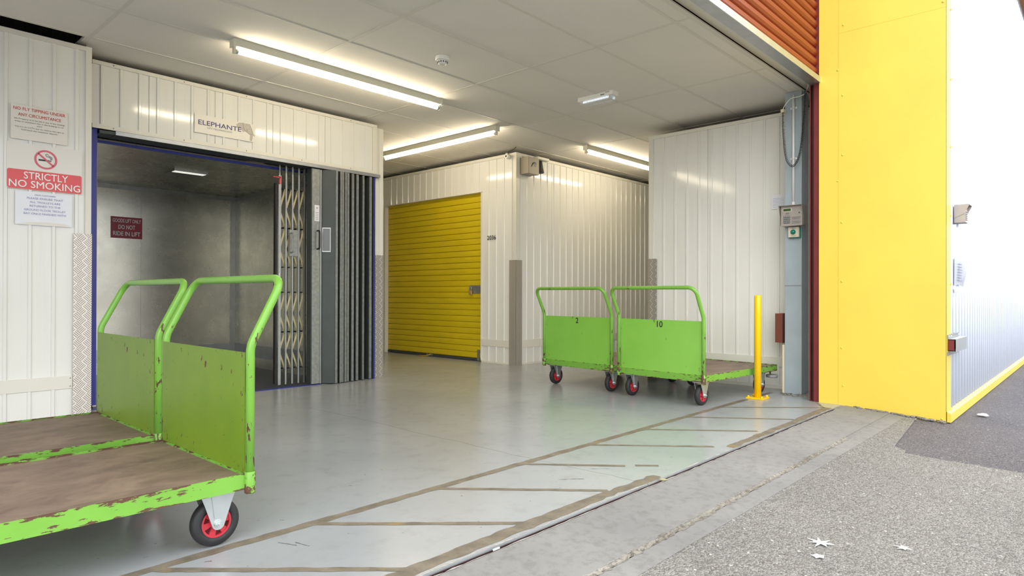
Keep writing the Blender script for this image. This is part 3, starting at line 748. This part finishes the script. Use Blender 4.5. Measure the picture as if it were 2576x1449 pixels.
def trolley(label, loc, rz, W, L=1.24, num=None, bumper=False, panel='panel_green'):
    """handle posts at local x=0, deck runs to x=-L; W = distance between post centres"""
    t = thing('platform_trolley', label, 'trolley', (*loc, 0), rz, 'green platform trolleys', local=True)
    h = W/2; x1 = -.012; x0 = -L; yi = h-.004
    m = MB()
    m.box((x0, -yi-.002, .186), (x1, -yi+.003, .240)); m.box((x0, yi-.003, .186), (x1, yi+.002, .240))
    m.box((x0, -yi, .186), (x0+.005, yi, .240)); m.box((x1-.005, -yi, .186), (x1, yi, .240))
    m.box((x0, -yi, .186), (x1, -yi+.035, .190)); m.box((x0, yi-.035, .186), (x1, yi, .190))
    m.box((x0, -yi+.003, .2325), (x1, -yi+.011, .2375)); m.box((x0, yi-.011, .2325), (x1, yi-.003, .2375)); m.box((x0+.005, -yi, .2325), (x0+.013, yi, .2375)); m.box((x1-.010, -yi, .2325), (x1-.005, yi, .2375))
    m.build('frame', 'frame_green', t)
    m = MB(); m.box((x0+.006, -yi+.006, .216), (x1-.006, yi-.006, .2345)); m.build('deck', 'deck', t)
    m = MB()
    for x in (x0+.30, x0+.62, x0+.94): m.box((x-.02, -yi+.02, .190), (x+.02, yi-.02, .215))
    m.build('cross_member', 'frame_green', t)
    rail = [(0, -h, .172), (0, -h, .672), (.118, -h, .905), (.118, h, .905), (0, h, .672), (0, h, .172)]
    m = MB(); m.tube(fillet(rail, [.10, .062, .062, .10], 9), .0145, 16); m.build('handle', 'tube_green', t)
    for s in (-1, 1):
        m = MB(); m.lathe([(.0175, .174), (.0180, .178), (.0180, .243), (.0165, .246)], (0, s*h, 0), 2, 18); m.box((-.016, s*h-.008, .19), (-.006, s*h+.008, .236))
        m.build('post_socket', M['socket'], t)
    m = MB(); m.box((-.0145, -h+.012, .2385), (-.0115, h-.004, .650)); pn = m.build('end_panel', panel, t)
    if num:
        text(num, 'number', 'text_black', None, (-.0115, 0, .592), (0, 1, 0), .048, None, .03, 'CENTER', lift=.0012).parent = pn
    yc = h-.072
    for cx_ in (-.088, x0+.19):
        for s in (-1, 1): castor(t, cx_, s*yc)
    if bumper:
        m = MB(); m.lathe([(.008, .150), (.008, .186)], (x0+.03, h-.05, 0), 2, 12); m.box((x0+.0, h-.08, .183), (x0+.06, h-.02, .187)); bk = m.build('buffer_bracket', 'frame_green', t)
        m = MB(); m.lathe([(.012, .128), (.044, .127), (.050, .134), (.050, .146), (.044, .153), (.012, .152)], (x0+.03, h-.035, 0), 2, 30); m.build('buffer_wheel', 'grey_dark_paint', bk)
    return t
M['socket'] = worn('green_socket_paint', GREEN, RUST, .60, (1, 1, 1), 26)
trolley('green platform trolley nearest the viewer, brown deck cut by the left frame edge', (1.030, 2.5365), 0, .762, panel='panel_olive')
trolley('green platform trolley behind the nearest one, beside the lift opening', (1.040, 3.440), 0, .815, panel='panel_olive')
PH = math.radians(180-5)
trolley('green platform trolley numbered 10 standing beside the yellow bollard', (4.618, 2.6455), PH, .80, 1.20, '10', True)
trolley('green platform trolley numbered 2, left of the trolley numbered 10', (4.738, 3.5575), PH, .815, 1.22, '2')

# ------------------------------------------------------------------ bollard
t = thing('bollard', 'slim bright yellow steel bollard bolted to the floor', 'bollard', (5.31, 2.128, 0))
m = MB(); m.lathe([(.0285, .004), (.0285, .838), (.027, .846), (.020, .849)], (5.31, 2.128, 0), 2, 28); m.build('post', 'yellow_post', t)
m = MB(); m.box((5.24, 2.058, .0005), (5.38, 2.198, .012), .002); m.build('base_plate', 'yellow_post', t)
for sx in (-1, 1):
    for sy in (-1, 1): MB().lathe([(.010, .012), (.010, .022), (.006, .026)], (5.31+sx*.055, 2.128+sy*.055, 0), 2, 8).build('bolt', 'yellow_post', t)

# ------------------------------------------------------------------ entrance right: column, conduit, controls
t = thing('steel_column', 'blue-grey painted steel column at the shutter jamb', 'column', (5.80, 1.99, 0))
m = MB(); m.box((5.742, 1.925, 0), (5.90, 2.065, 2.599), .003); m.build('shaft', 'grey_paint', t)
m = MB(); m.box((5.738, 1.925, .93), (5.7418, 2.065, .936)); m.build('weld_band', 'grey_dark_paint', t)
m = MB(); m.box((5.735, 2.066, 0), (5.79, 2.085, .42), .004); tag(m.build('corner_strip', 'cream_plate'), 'short off-white plastic strip at the foot of the grey column', 'strip')
m = MB(); m.box((5.80, 2.105, .43), (5.86, 2.135, .69)); m.box((5.802, 2.1352, .432), (5.808, 2.17, .688)); tag(m.build('steel_bracket', 'brown'), 'brown steel bracket low on the wall beside the grey column', 'bracket')
t = thing('conduit', 'white plastic conduit running down the grey column to the keypad', 'conduit', (5.73, 1.99, 2.1))
m = MB(); m.lathe([(.0095, 1.628), (.0095, 2.565)], (5.731, 1.990, 0), 2, 12); m.lathe([(.0125, 1.612), (.0125, 1.65)], (5.731, 1.990, 0), 2, 12); m.build('pipe', 'white_plastic', t)
for z in (2.455, 2.02):
    m = MB(); m.box((5.7375, 1.963, z-.008), (5.7412, 2.017, z+.008), .001); m.tube([(5.740, 1.976, z), (5.722, 1.978, z), (5.717, 1.990, z), (5.722, 2.002, z), (5.740, 2.004, z)], .0035, 6); m.build('saddle_clip', 'white_plastic', t)
# coiled cord
ctrl = [(2.053, 2.415), (2.052, 2.30), (2.045, 2.17), (2.035, 2.07), (2.018, 1.995), (1.985, 1.948), (1.950, 1.960), (1.918, 2.03), (1.900, 2.13), (1.886, 2.28), (1.874, 2.42), (1.868, 2.57)]
def spline(c, n):
    out = []
    P = [c[0]]+list(c)+[c[-1]]
    for i in range(1, len(P)-2):
        for k in range(n):
            u = k/n; p0, p1, p2, p3 = P[i-1], P[i], P[i+1], P[i+2]
            out.append(tuple(.5*((2*b)+(-a+c_)*u+(2*a-5*b+4*c_-d_)*u*u+(-a+3*b-3*c_+d_)*u**3) for a, b, c_, d_ in zip(p0, p1, p2, p3)))
    out.append(c[-1]); return out
path = [Vector((5.665, y, z)) for y, z in spline(ctrl, 24)]
dense = []
s_len = 0; turns = 95
tot = sum((b-a).length for a, b in zip(path, path[1:]))
for a, b in zip(path, path[1:]):
    n_ = max(3, int((b-a).length/tot*turns*10)); T = (b-a).normalized(); U = Vector((1, 0, 0)); V = T.cross(U)
    for k in range(n_):
        p = a.lerp(b, k/n_); ph = (s_len+(b-a).length*k/n_)/tot*turns*2*PI
        dense.append(p+(U*math.cos(ph)+V*math.sin(ph))*.0085)
    s_len += (b-a).length
m = MB(); m.tube(dense, .0022, 5); tag(m.build('coiled_cord', 'cable_black'), 'black coiled cord hanging in a loop in front of the grey column', 'cord')
m = MB(); m.tube([Vector((5.69, y, z)) for y, z in spline([(2.065, 2.44), (2.05, 2.475), (2.01, 2.52), (1.985, 2.53), (1.92, 2.533), (1.88, 2.55), (1.86, 2.60), (1.858, 2.63)], 8)], .004, 6)
wc_ = m.build('white_cable', 'white_plastic'); tag(wc_, 'thin white cable curving over the top of the grey column', 'cable')
m = MB(); m.box((5.66, 2.045, 2.415), (5.72, 2.075, 2.445), .006); m.build('connector', 'cream_plate', wc_)
# dark slot and vertical conduit behind the guide
m = MB(); m.box((5.80, 1.79, 0), (5.83, 1.825, 2.6)); struct(m.build('trim_2', 'grey_dark_paint'), 'pale grey vertical channel behind the shutter guide')

t = thing('entry_keypad', 'grey metal access keypad with a green display and hood on the grey column', 'keypad', (5.66, 1.98, 1.44))
m = MB(); m.box((5.655, 1.892, 1.437), (5.7405, 2.068, 1.607), .002); kb = m.build('case', 'keypad_grey', t)
m = MB(); m.box((5.620, 1.884, 1.607), (5.7405, 2.076, 1.611))
for s, y in ((-1, 1.8855), (1, 2.0745)):
    m.prism([(5.7405, 1.607), (5.620, 1.607), (5.628, 1.570), (5.655, 1.520), (5.660, 1.445), (5.7405, 1.445)], y-.0012, y+.0012, 1)
m.build('hood', 'keypad_grey', t)
FX = 5.655
m = MB(); m.box((FX-.002, 1.978, 1.560), (FX, 2.050, 1.588)); sc_ = m.build('display_bezel', 'cream_plate', t)
MB().box((FX-.003, 1.984, 1.564), (FX-.0021, 2.046, 1.584)).build('display', 'lcd', sc_)
text('PTI', 'logo', 'text_black', t, (FX, 2.028, 1.534), (0, -1, 0), .014, .030, .02, shear=.3)
m = MB(); m.box((FX-.003, 1.992, 1.460), (FX, 2.044, 1.524)); kp = m.build('keypad_bed', 'dark_steel', t)
for r in range(4):
    for c_ in range(3):
        MB().box((FX-.006, 2.039-c_*.0163-.012, 1.464+r*.0155), (FX-.0031, 2.039-c_*.0163, 1.464+r*.0155+.0115), .001).build('key', 'steel', kp)
m = MB(); m.lathe([(.005, -.003), (.005, 0)], (FX, 1.916, 1.545), 0, 12); m.build('key_lock', 'darker', t)
m = MB()
for k in range(9):
    if k != 4: m.box((FX-.0015, 1.905+.01*(k % 3 == 0), 1.455+k*.0068), (FX-.0002, 1.978, 1.4575+k*.0068))
m.build('instruction_text', 'text_grey', t)
t = thing('exit_button', 'cream plate with a round green PRESS TO EXIT button below the keypad', 'button', (5.72, 1.985, 1.34))
m = MB(); m.box((5.712, 1.928, 1.338), (5.7405, 2.020, 1.428), .003); m.build('back_box', 'button_green', t)
m = MB(); m.box((5.704, 1.935, 1.344), (5.7118, 2.024, 1.432), .003); m.build('face_plate', 'cream_plate', t)
m = MB(); m.lathe([(.021, .001), (.021, -.008), (.015, -.017), (.006, -.020)], (5.704, 1.982, 1.388), 0, 24); m.build('push_button', 'button_green', t)
text('PRESS', 'lettering', 'text_grey', t, (5.704, 1.980, 1.416), (0, -1, 0), .008, .034, .01, 'CENTER')
text('TO EXIT', 'lettering', 'text_grey', t, (5.704, 1.980, 1.352), (0, -1, 0), .008, .040, .01, 'CENTER')
t = tag(MB().box((RX-.012, 2.15, 1.635), (RX-.0095, 2.275, 1.765)).build('paper_notice', 'paper_white'), 'small white printed sheet taped to the wall, half behind the keypad', 'notice')
m = MB()
for k in range(7): m.box((RX-.0128, 2.16, 1.65+k*.013), (RX-.0121, 2.262, 1.6525+k*.013))
m.build('fine_print', 'text_lilac', t)

# ------------------------------------------------------------------ red roller shutter over the entrance
m = MB(); prof = []
z = 2.60
while z < 4.62:
    for dz, d_ in ((0, 0), (.008, .014), (.024, .024), (.042, .026), (.060, .018), (.070, .004)): prof.append((1.735-d_, z+dz))
    z += .0755
prof += [(1.745, prof[-1][1]), (1.745, 2.60)]
m.prism(prof, -8, 5.468, 0)
for f in m.bm.faces: f.smooth = False
d2 = struct(m.build('door_2', 'shutter'), 'rolled up red slatted shutter over the entrance')
m = MB(); m.box((-8, 1.690, 2.540), (5.50, 1.7675, 2.546)); m.box((-8, 1.768, 2.5405), (5.50, 1.772, 2.60)); m.build('bottom_angle', 'alu_bar', d2)
m = MB(); m.box((-8, 1.684, 2.538), (5.50, 1.6895, 2.584)); m.box((-8, 1.6895, 2.580), (5.50, 1.705, 2.584)); m.build('bottom_bar', 'zinc', d2)
m = MB(); m.box((5.462, 1.695, -.02), (5.56, 1.738, 4.6)); m.box((5.475, 1.766, -.02), (5.56, 1.775, 4.6)); g_ = m.build('guide', 'maroon', d2)
m = MB(); m.box((5.50, 1.7385, -.02), (5.56, 1.7655, 4.6)); m.box((5.455, 1.7385, -.02), (5.4615, 1.742, 2.53)); m.build('guide_slot', 'maroon_dark', g_)
m = MB(); m.box((-8, 1.746, 2.66), (5.6, 1.80, 4.65)); struct(m.build('wall_lintel', 'shell'))

# ------------------------------------------------------------------ yellow reveal and outer wall
YX = 5.448
m = MB()
m.box((YX-.0012, 1.545, -.004), (YX+.05, 1.694, 4.65))
wy = struct(m.build('wall_reveal', 'yellow'), 'yellow sheet steel reveal right of the entrance')
m = MB()
bot = [(1.549, -.030), (1.50, -.034), (1.43, -.036), (1.405, -.046), (1.38, -.041), (1.24, -.042), (1.12, -.0435), (1.10, -.040), (.98, -.043), (.845, -.043)]
m.prism([(y, z) for y, z in bot] + [(.845, 2.888), (1.549, 2.888)], YX-.004, YX+.0, 0)
m.build('lower_sheet', 'yellow', wy)
m = MB(); m.box((YX-.0032, .845, 2.8893), (YX, 1.549, 4.65)); m.build('upper_sheet', 'yellow', wy)
m = MB(); m.box((YX, .86, -.03), (YX+.05, 1.545, 4.64)); m.build('backing', 'darker', wy)
for y, z in ((1.515, 2.947), (1.556, 2.605), (1.52, 2.402), (1.52, 1.938), (1.556, 1.741), (1.525, 1.414), (1.525, .957), (1.525, .442), (1.516, .15), (.868, -.024), (.862, 2.93)):
    x = YX-.004 if y < 1.549 else YX-.0012
    MB().sphere((x, y, z), .0085, (.7, 1, 1)).build('rivet', 'yellow', wy)
m = MB(); ribs(m, 'x', YX+.02, 12.5, -.02, 4.66, .853, .133, .19, .014, .034, .004)
wo = struct(m.build('wall_outer', 'clad_outer'), 'white ribbed outside wall right of the yellow reveal')
m = MB(); m.box((YX-.004, .8385, -.043), (YX+.150, .8425, 4.66)); m.build('corner_flashing', 'yellow', wo)
for z in (2.911, 2.406, 1.919, 1.426, .932, .037):
    MB().sphere((YX+.13, .8375, z), .0085, (1, .8, 1)).build('rivet', 'yellow', wo)
m = MB(); m.prism([(.846, .034), (.815, .018), (.815, -.043), (.846, -.043)], YX-.004, 12.5, 0); m.build('base_flashing', 'yellow', wo)
m = MB(); m.box((YX+.02, .86, -.3), (12.5, .95, -.02)); struct(m.build('trim_3', 'rubble'), 'dark rough plinth under the outside wall')
m = MB(); m.box((YX-.05, .70, 4.66), (12.5, .95, 4.9)); struct(m.build('trim_4', 'fascia'), 'tan eaves fascia on top of the outside wall')
m = MB(); m.box((-8, 1.60, 4.62), (YX+.05, 1.80, 4.9)); struct(m.build('trim_5', 'fascia'), 'tan eaves fascia above the shutter')

t = thing('outdoor_keypad', 'small grey hooded keypad on the white outside wall', 'keypad', (5.78, .83, 1.38))
m = MB(); m.prism([(.838, 1.385), (.838, 1.515), (.775, 1.515), (.772, 1.470), (.768, 1.385)], 5.724, 5.85, 0); m.build('case', 'keypad_grey', t)
m = MB(); m.box((5.720, .746, 1.512), (5.854, .838, 1.517))
for x in (5.720, 5.852): m.prism([(.838, 1.512), (.746, 1.512), (.752, 1.495), (.765, 1.472), (.772, 1.450), (.838, 1.420)], x, x+.002, 0)
m.build('hood', 'keypad_grey', t)
for k in range(5): MB().sphere((5.745, .765, 1.405+k*.014), .005).build('push_button', 'steel', t)
for k in range(5): MB().sphere((5.765, .765, 1.405+k*.014), .005).build('push_button', 'steel', t)
m = MB()
m.poly([(5.70, .832, 1.13), (5.84, .815, 1.13), (5.99, .800, 1.125), (5.98, .798, 1.02), (5.96, .815, .915), (5.83, .822, .93), (5.70, .834, .925)])
bmesh.ops.solidify(m.bm, geom=m.bm.faces[:], thickness=.0015)
t = tag(m.build('curled_notice', 'paper_white'), 'curled white paper notice on the outside wall below the outdoor keypad', 'notice')
m = MB()
for k in range(7): m.box((5.76+.01*(k % 2), .8105, .96+k*.02), (5.90-.01*(k % 3), .8125, .967+k*.02))
m.build('fine_print', 'text_lilac', t)
m = MB(); m.poly([(5.69, .835, .90), (5.80, .832, .90), (5.82, .82, .875), (5.70, .833, .87)]); bmesh.ops.solidify(m.bm, geom=m.bm.faces[:], thickness=.0015); m.build('tape', 'sign_clear', t)
t = thing('metal_lock_box', 'galvanised metal hood bolted low across the yellow corner outside', 'lock box', (5.6, .82, .43))
m = MB(); m.box((5.445, .832, .545), (5.88, .8375, .572)); m.box((5.445, .832, .425), (5.88, .8375, .450)); m.build('flange', 'galv', t)
m = MB(); m.box((5.47, .787, .452), (5.92, .790, .543)); m.box((5.47, .79, .5405), (5.92, .8375, .5435)); m.box((5.47, .79, .452), (5.92, .8375, .455)); m.box((5.917, .79, .452), (5.92, .8375, .543)); m.build('hood', 'zinc', t)
m = MB(); m.box((5.468, .80, .462), (5.50, .836, .535)); m.build('red_switch', 'maroon', t)
for x in (5.47, 5.55, 5.86): MB().sphere((x, .831, .56), .006).build('bolt', 'zinc', t)

# ------------------------------------------------------------------ floor marks and threshold
def strip(m, a, b, w, z=.0008, jit=.004, steps=None, w2=None):
    a, b = Vector((*a, z)), Vector((*b, z)); d_ = (b-a); L = d_.length; n = steps or max(4, int(L/.04)); nrm = Vector((-d_.y, d_.x, 0)).normalized()
    top, bt = [], []
    for i in range(n+1):
        p = a+d_*(i/n); ww = w + ((w2 or w)-w)*i/n
        top.append(m.bm.verts.new(p+nrm*(ww/2+random.uniform(-jit, jit)))); bt.append(m.bm.verts.new(p-nrm*(ww/2+random.uniform(-jit, jit))))
    for i in range(n): m.bm.faces.new((bt[i], bt[i+1], top[i+1], top[i]))
m = MB()
strip(m, (-7.9, 2.175), (5.19, 2.172), .046)
strip(m, (5.43, 2.172), (5.72, 2.172), .04)
strip(m, (-7.9, 1.575), (2.36, 1.578), .062, jit=.006); strip(m, (2.36, 1.572), (2.71, 1.560), .052, jit=.01)
strip(m, (3.50, 1.558), (4.6, 1.555), .052, jit=.007); strip(m, (4.6, 1.558), (5.23, 1.565), .058, jit=.004); strip(m, (5.20, 1.585), (5.42, 1.70), .02, jit=.004)
for a, b in (((4.70, 2.16), (5.20, 1.60)), ((4.16, 2.16), (4.58, 1.585)), ((3.59, 2.16), (4.03, 1.615)), ((3.01, 2.16), (3.45, 1.63)), ((2.44, 2.16), (2.76, 1.768)), ((2.80, 1.735), (2.875, 1.648)),
             ((1.88, 2.16), (2.36, 1.600)), ((1.28, 2.16), (1.81, 1.600)), ((.73, 2.16), (1.26, 1.60)), ((.16, 2.16), (.70, 1.60)), ((-.4, 2.16), (.14, 1.60))):
    strip(m, a, b, .030, .0010, .003)
struct(m.build('floor_marking', 'tape'), 'brown residue of hatched tape marking along the entrance')
m = MB()
for a, b in (((1.10, 2.09), (1.13, 2.02)), ((1.14, 2.05), (1.155, 1.985)), ((.86, 2.11), (.88, 2.10)), ((4.68, 2.02), (4.73, 1.97)), ((2.35, 1.86), (2.44, 1.78)), ((2.60, 1.86), (2.66, 1.80))):
    strip(m, a, b, .004, .0007, .0025, 9)
struct(m.build('floor_scuff', 'text_grey'), 'dark scuffs on the grey floor')

# ground outside: falls gently from the threshold, then level
def gz(y): return 0. if y > 1.50 else -.06*(1.52-max(y, .3))
def field(name, mat, rows, xl, xr, nx=40, dz=0., jl=0, jr=0, label=None):
    m = MB(); g = []
    for y in rows:
        a, b = xl(y)+random.uniform(-jl, jl), xr(y)+random.uniform(-jr, jr)
        g.append([m.bm.verts.new((a+(b-a)*i/nx, y, gz(y)+dz)) for i in range(nx+1)])
    for r0, r1 in zip(g, g[1:]):
        for i in range(nx): m.bm.faces.new((r0[i], r0[i+1], r1[i+1], r1[i]))
    o = m.build(name, mat); struct(o, label); return o
def fr(a, b, n): return [a+(b-a)*i/n for i in range(n+1)]
def ax(y):     # edge between concrete and asphalt
    if y > .93: return 4.35+(y-.93)*12
    if y > .86: return 4.30+(y-.86)*.7
    return 4.22 + (.86-y)*.16 if y > .3 else 4.31
def yellowx(y): return 5.50 if y > .90 else 5.50
m_rows = [1.498]+fr(1.48, 1.19, 8)
field('ground_apron', 'apron', m_rows, lambda y: -8, lambda y: 5.50, 60, label='smooth concrete apron outside the threshold')
field('ground_strip', 'apron', fr(1.17, 1.085, 4), lambda y: -8, lambda y: 5.50 if y > 1.0 else ax(y), 60, -.003)
field('ground_bed', 'rubble', [1.50, 1.15, .9], lambda y: -8, lambda y: 5.50, 10, -.03)
# jagged joint between the two concrete pours
m = MB(); pts_t, pts_b, pts_m = [], [], []
nJ = 260
for i in range(nJ+1):
    x = -1 + i*(4.35+1)/nJ
    pts_t.append(m.bm.verts.new((x, 1.190+random.uniform(-.004, .012), gz(1.19)+.001)))
    pts_m.append(m.bm.verts.new((x+random.uniform(-.008, .008), 1.182+random.uniform(-.006, .004), gz(1.18)+random.uniform(-.008, .003))))
    pts_b.append(m.bm.verts.new((x, 1.170+random.uniform(-.010, .004), gz(1.17)-.002)))
for i in range(nJ):
    m.bm.faces.new((pts_m[i], pts_m[i+1], pts_t[i+1], pts_t[i])); m.bm.faces.new((pts_b[i], pts_b[i+1], pts_m[i+1], pts_m[i]))
struct(m.build('ground_joint', 'rubble'), 'broken concrete joint across the apron')
m = MB(); m.box((4.3, 1.166, -.05), (5.5, 1.194, gz(1.18)-.001)); m.box((-8, 1.166, -.05), (-.95, 1.194, gz(1.18)-.001)); struct(m.build('ground_joint_end', 'apron'))
rows = fr(1.09, .93, 8)+fr(.91, .3, 40)+[0, -.4, -1, -2, -4, -8, -16, -30]
m = MB(); g = []
for y in rows:
    b = min(ax(y), 5.5)+random.uniform(-.010, .010); g.append([m.bm.verts.new((-14+(b+14)*(i/60), y, gz(y)-.004)) for i in range(61)])
for r0, r1 in zip(g, g[1:]):
    for i in range(60): m.bm.faces.new((r0[i], r0[i+1], r1[i+1], r1[i]))
struct(m.build('ground_yard', 'yard'), 'rough exposed aggregate concrete yard')
rows = fr(1.02, .3, 30)+[0, -.4, -1, -2, -4, -8, -16, -30]
m = MB(); g = []
for y in rows: g.append([m.bm.verts.new((4.0+i*.6 if i < 20 else 16+(i-20)*20, y, gz(y)-.010)) for i in range(24)])
for r0, r1 in zip(g, g[1:]):
    for i in range(23): m.bm.faces.new((r0[i], r0[i+1], r1[i+1], r1[i]))
struct(m.build('ground_asphalt', 'asphalt'), 'dark asphalt beside the outside wall')
# threshold rail and chipped edge
m = MB(); m.box((-8, 1.498, -.05), (5.23, 1.5265, -.016)); struct(m.build('threshold_slot', 'rust'), 'rusty steel slot of the shutter threshold')
m = MB(); strip(m, (-8, 1.5315), (5.21, 1.5315), .006, .0006, .005); strip(m, (-8, 1.4965), (5.21, 1.4965), .005, .0006, .003); struct(m.build('threshold_edge', 'chip'), 'chipped pale edge of the threshold')
m = MB(); m.box((-8, 1.509, -.02), (5.22, 1.514, -.002)); m.build('slot_bar', 'maroon_dark', bpy.data.objects['threshold_slot'])
m = MB(); m.box((5.2, 1.49, -.06), (6.0, 1.80, -.004)); struct(m.build('ground_sill', 'apron'))
# rubble at the column foot and beneath the yellow sheet
m = MB()
for k in range(60):
    x = random.uniform(5.62, 5.75); y = random.uniform(1.80, 2.09); r = random.uniform(.004, .012)
    m.sphere((x, y, r*.3), r, (1, 1.6, .5), 6)
o = m.build('mortar_crumbs', 'rubble'); o['kind'] = 'stuff'; tag(o, 'crumbled mortar at the foot of the grey column', 'rubble')
m = MB()
for k in range(150):
    y = random.uniform(.84, 1.44); x = YX+random.uniform(-.05, .04)-max(0, (1.0-y))*.12; r = random.uniform(.004, .014)
    m.sphere((x, y, gz(y)+r*.2), r, (1, 1.5, .5), 6)
o = m.build('broken_concrete', 'rubble'); o['kind'] = 'stuff'; tag(o, 'broken concrete crumbs under the edge of the yellow sheet', 'rubble')

# small litter and splashes
def blob(name, pts, y0, mat, label, cat, c, th=.0012, kind=None):
    m = MB(); m.poly([(c[0]+p[0], c[1]+p[1], gz(c[1])+.0005) for p in pts])
    ex = bmesh.ops.extrude_face_region(m.bm, geom=m.bm.faces[:]); bmesh.ops.translate(m.bm, vec=(0, 0, th), verts=[v for v in ex['geom'] if isinstance(v, bmesh.types.BMVert)])
    o = m.build(name, mat); tag(o, label, cat)
    return o
def star(n, r0, r1, sq=1.0, seed=1):
    rnd = random.Random(seed); out = []
    for i in range(n):
        a = 2*PI*i/n; r = rnd.uniform(r1*.6, r1) if i % 2 else rnd.uniform(r0*.6, r0)
        out.append((r*math.cos(a), r*math.sin(a)*sq))
    return out
blob('paint_splash', star(14, .022, .062, 1.0, 3), 0, 'chalk', 'star-shaped white splash on the rough concrete, larger of two close together', 'splash', (2.49, .770), .0008)
blob('paint_splash', star(10, .018, .026, 1, 5), 0, 'chalk', 'small round white splash just below the star-shaped one', 'splash', (2.36, .735), .0008)
blob('paint_splash', star(12, .016, .036, 1, 9), 0, 'chalk', 'white splash on the rough concrete, farthest right of the three', 'splash', (2.68, .545), .0008)
m = MB()
for k in range(5): m.sphere((5.98+random.uniform(-.03, .03), .70+random.uniform(-.025, .025), gz(.7)+.006), .022, (1, 1.1, .35), 8)
tag(m.build('crumpled_tissue', 'white_litter'), 'crumpled white tissue on the asphalt beside the yellow base flashing', 'tissue')
m = MB(); m.lathe([(.0035, -.014), (.0035, .014)], (1.56, 1.500, .004), 0, 10); tag(m.build('cigarette_end', 'white_litter'), 'white cigarette end lying on the threshold slot', 'cigarette end')
m = MB(); m.poly([(2.645, 1.50, .002), (2.66, 1.488, .004), (2.685, 1.495, .002), (2.68, 1.515, .006), (2.655, 1.515, .003)]); bmesh.ops.solidify(m.bm, geom=m.bm.faces[:], thickness=.001); tag(m.build('dry_leaf', 'leaf'), 'pale dry leaf lying on the threshold slot', 'leaf')

# ------------------------------------------------------------------ light
w = bpy.data.worlds.new('sky'); scn.world = w; w.use_nodes = True
nt = w.node_tree; bg = nt.nodes['Background']
tc = nt.nodes.new('ShaderNodeTexCoord'); sp = nt.nodes.new('ShaderNodeSeparateXYZ'); cr = nt.nodes.new('ShaderNodeValToRGB')
nt.links.new(tc.outputs['Generated'], sp.inputs[0]); nt.links.new(sp.outputs['Z'], cr.inputs[0]); nt.links.new(cr.outputs[0], bg.inputs[0])
e = cr.color_ramp.elements
e[0].position = 0.0; e[0].color = (.30, .32, .35, 1)
e[1].position = 1.0; e[1].color = (.92, .96, 1.0, 1)
x = cr.color_ramp.elements.new(.03); x.color = (.62, .66, .72, 1)
x = cr.color_ramp.elements.new(.10); x.color = (.95, .97, 1.0, 1)
bg.inputs[1].default_value = 2.6
sun = bpy.data.lights.new('sun', 'SUN'); sun.energy = 1.3; sun.angle = math.radians(60); sun.color = (1, .97, .92)
so = bpy.data.objects.new('sun', sun); COL.objects.link(so)
so.rotation_euler = Vector((.80, .36, -.22)).to_track_quat('-Z', 'Y').to_euler()

# ------------------------------------------------------------------ camera
def camrot(y, p, r):
    cy_, sy_, cp_, sp_, cr_, sr_ = math.cos(y), math.sin(y), math.cos(p), math.sin(p), math.cos(r), math.sin(r)
    f = Vector((cy_*cp_, sy_*cp_, sp_)); rt = Vector((sy_, -cy_, 0)); up = rt.cross(f)
    return rt*cr_+up*sr_, -rt*sr_+up*cr_, f
rt, up, f = camrot(.7427, .0035, .0025)
cam = bpy.data.cameras.new('camera'); co = bpy.data.objects.new('camera', cam); COL.objects.link(co)
mt = Matrix((rt, up, -f)).transposed().to_4x4(); mt.translation = Vector((0, 0, .85)); co.matrix_world = mt
cam.sensor_width = 36; cam.lens = 36*1634.9/2576; cam.shift_y = 10.4/2576; cam.clip_start = .05; cam.clip_end = 200
scn.camera = co
scn.view_settings.view_transform = 'Standard'; scn.view_settings.look = 'None'; scn.view_settings.gamma = 1; scn.view_settings.use_curve_mapping = False
scn.view_settings.exposure = .25
scn.cycles.use_denoising = True
scn.cycles.sample_clamp_indirect = 3.0; scn.cycles.blur_glossy = 1.0
scn.cycles.max_bounces = 8; scn.cycles.diffuse_bounces = 5
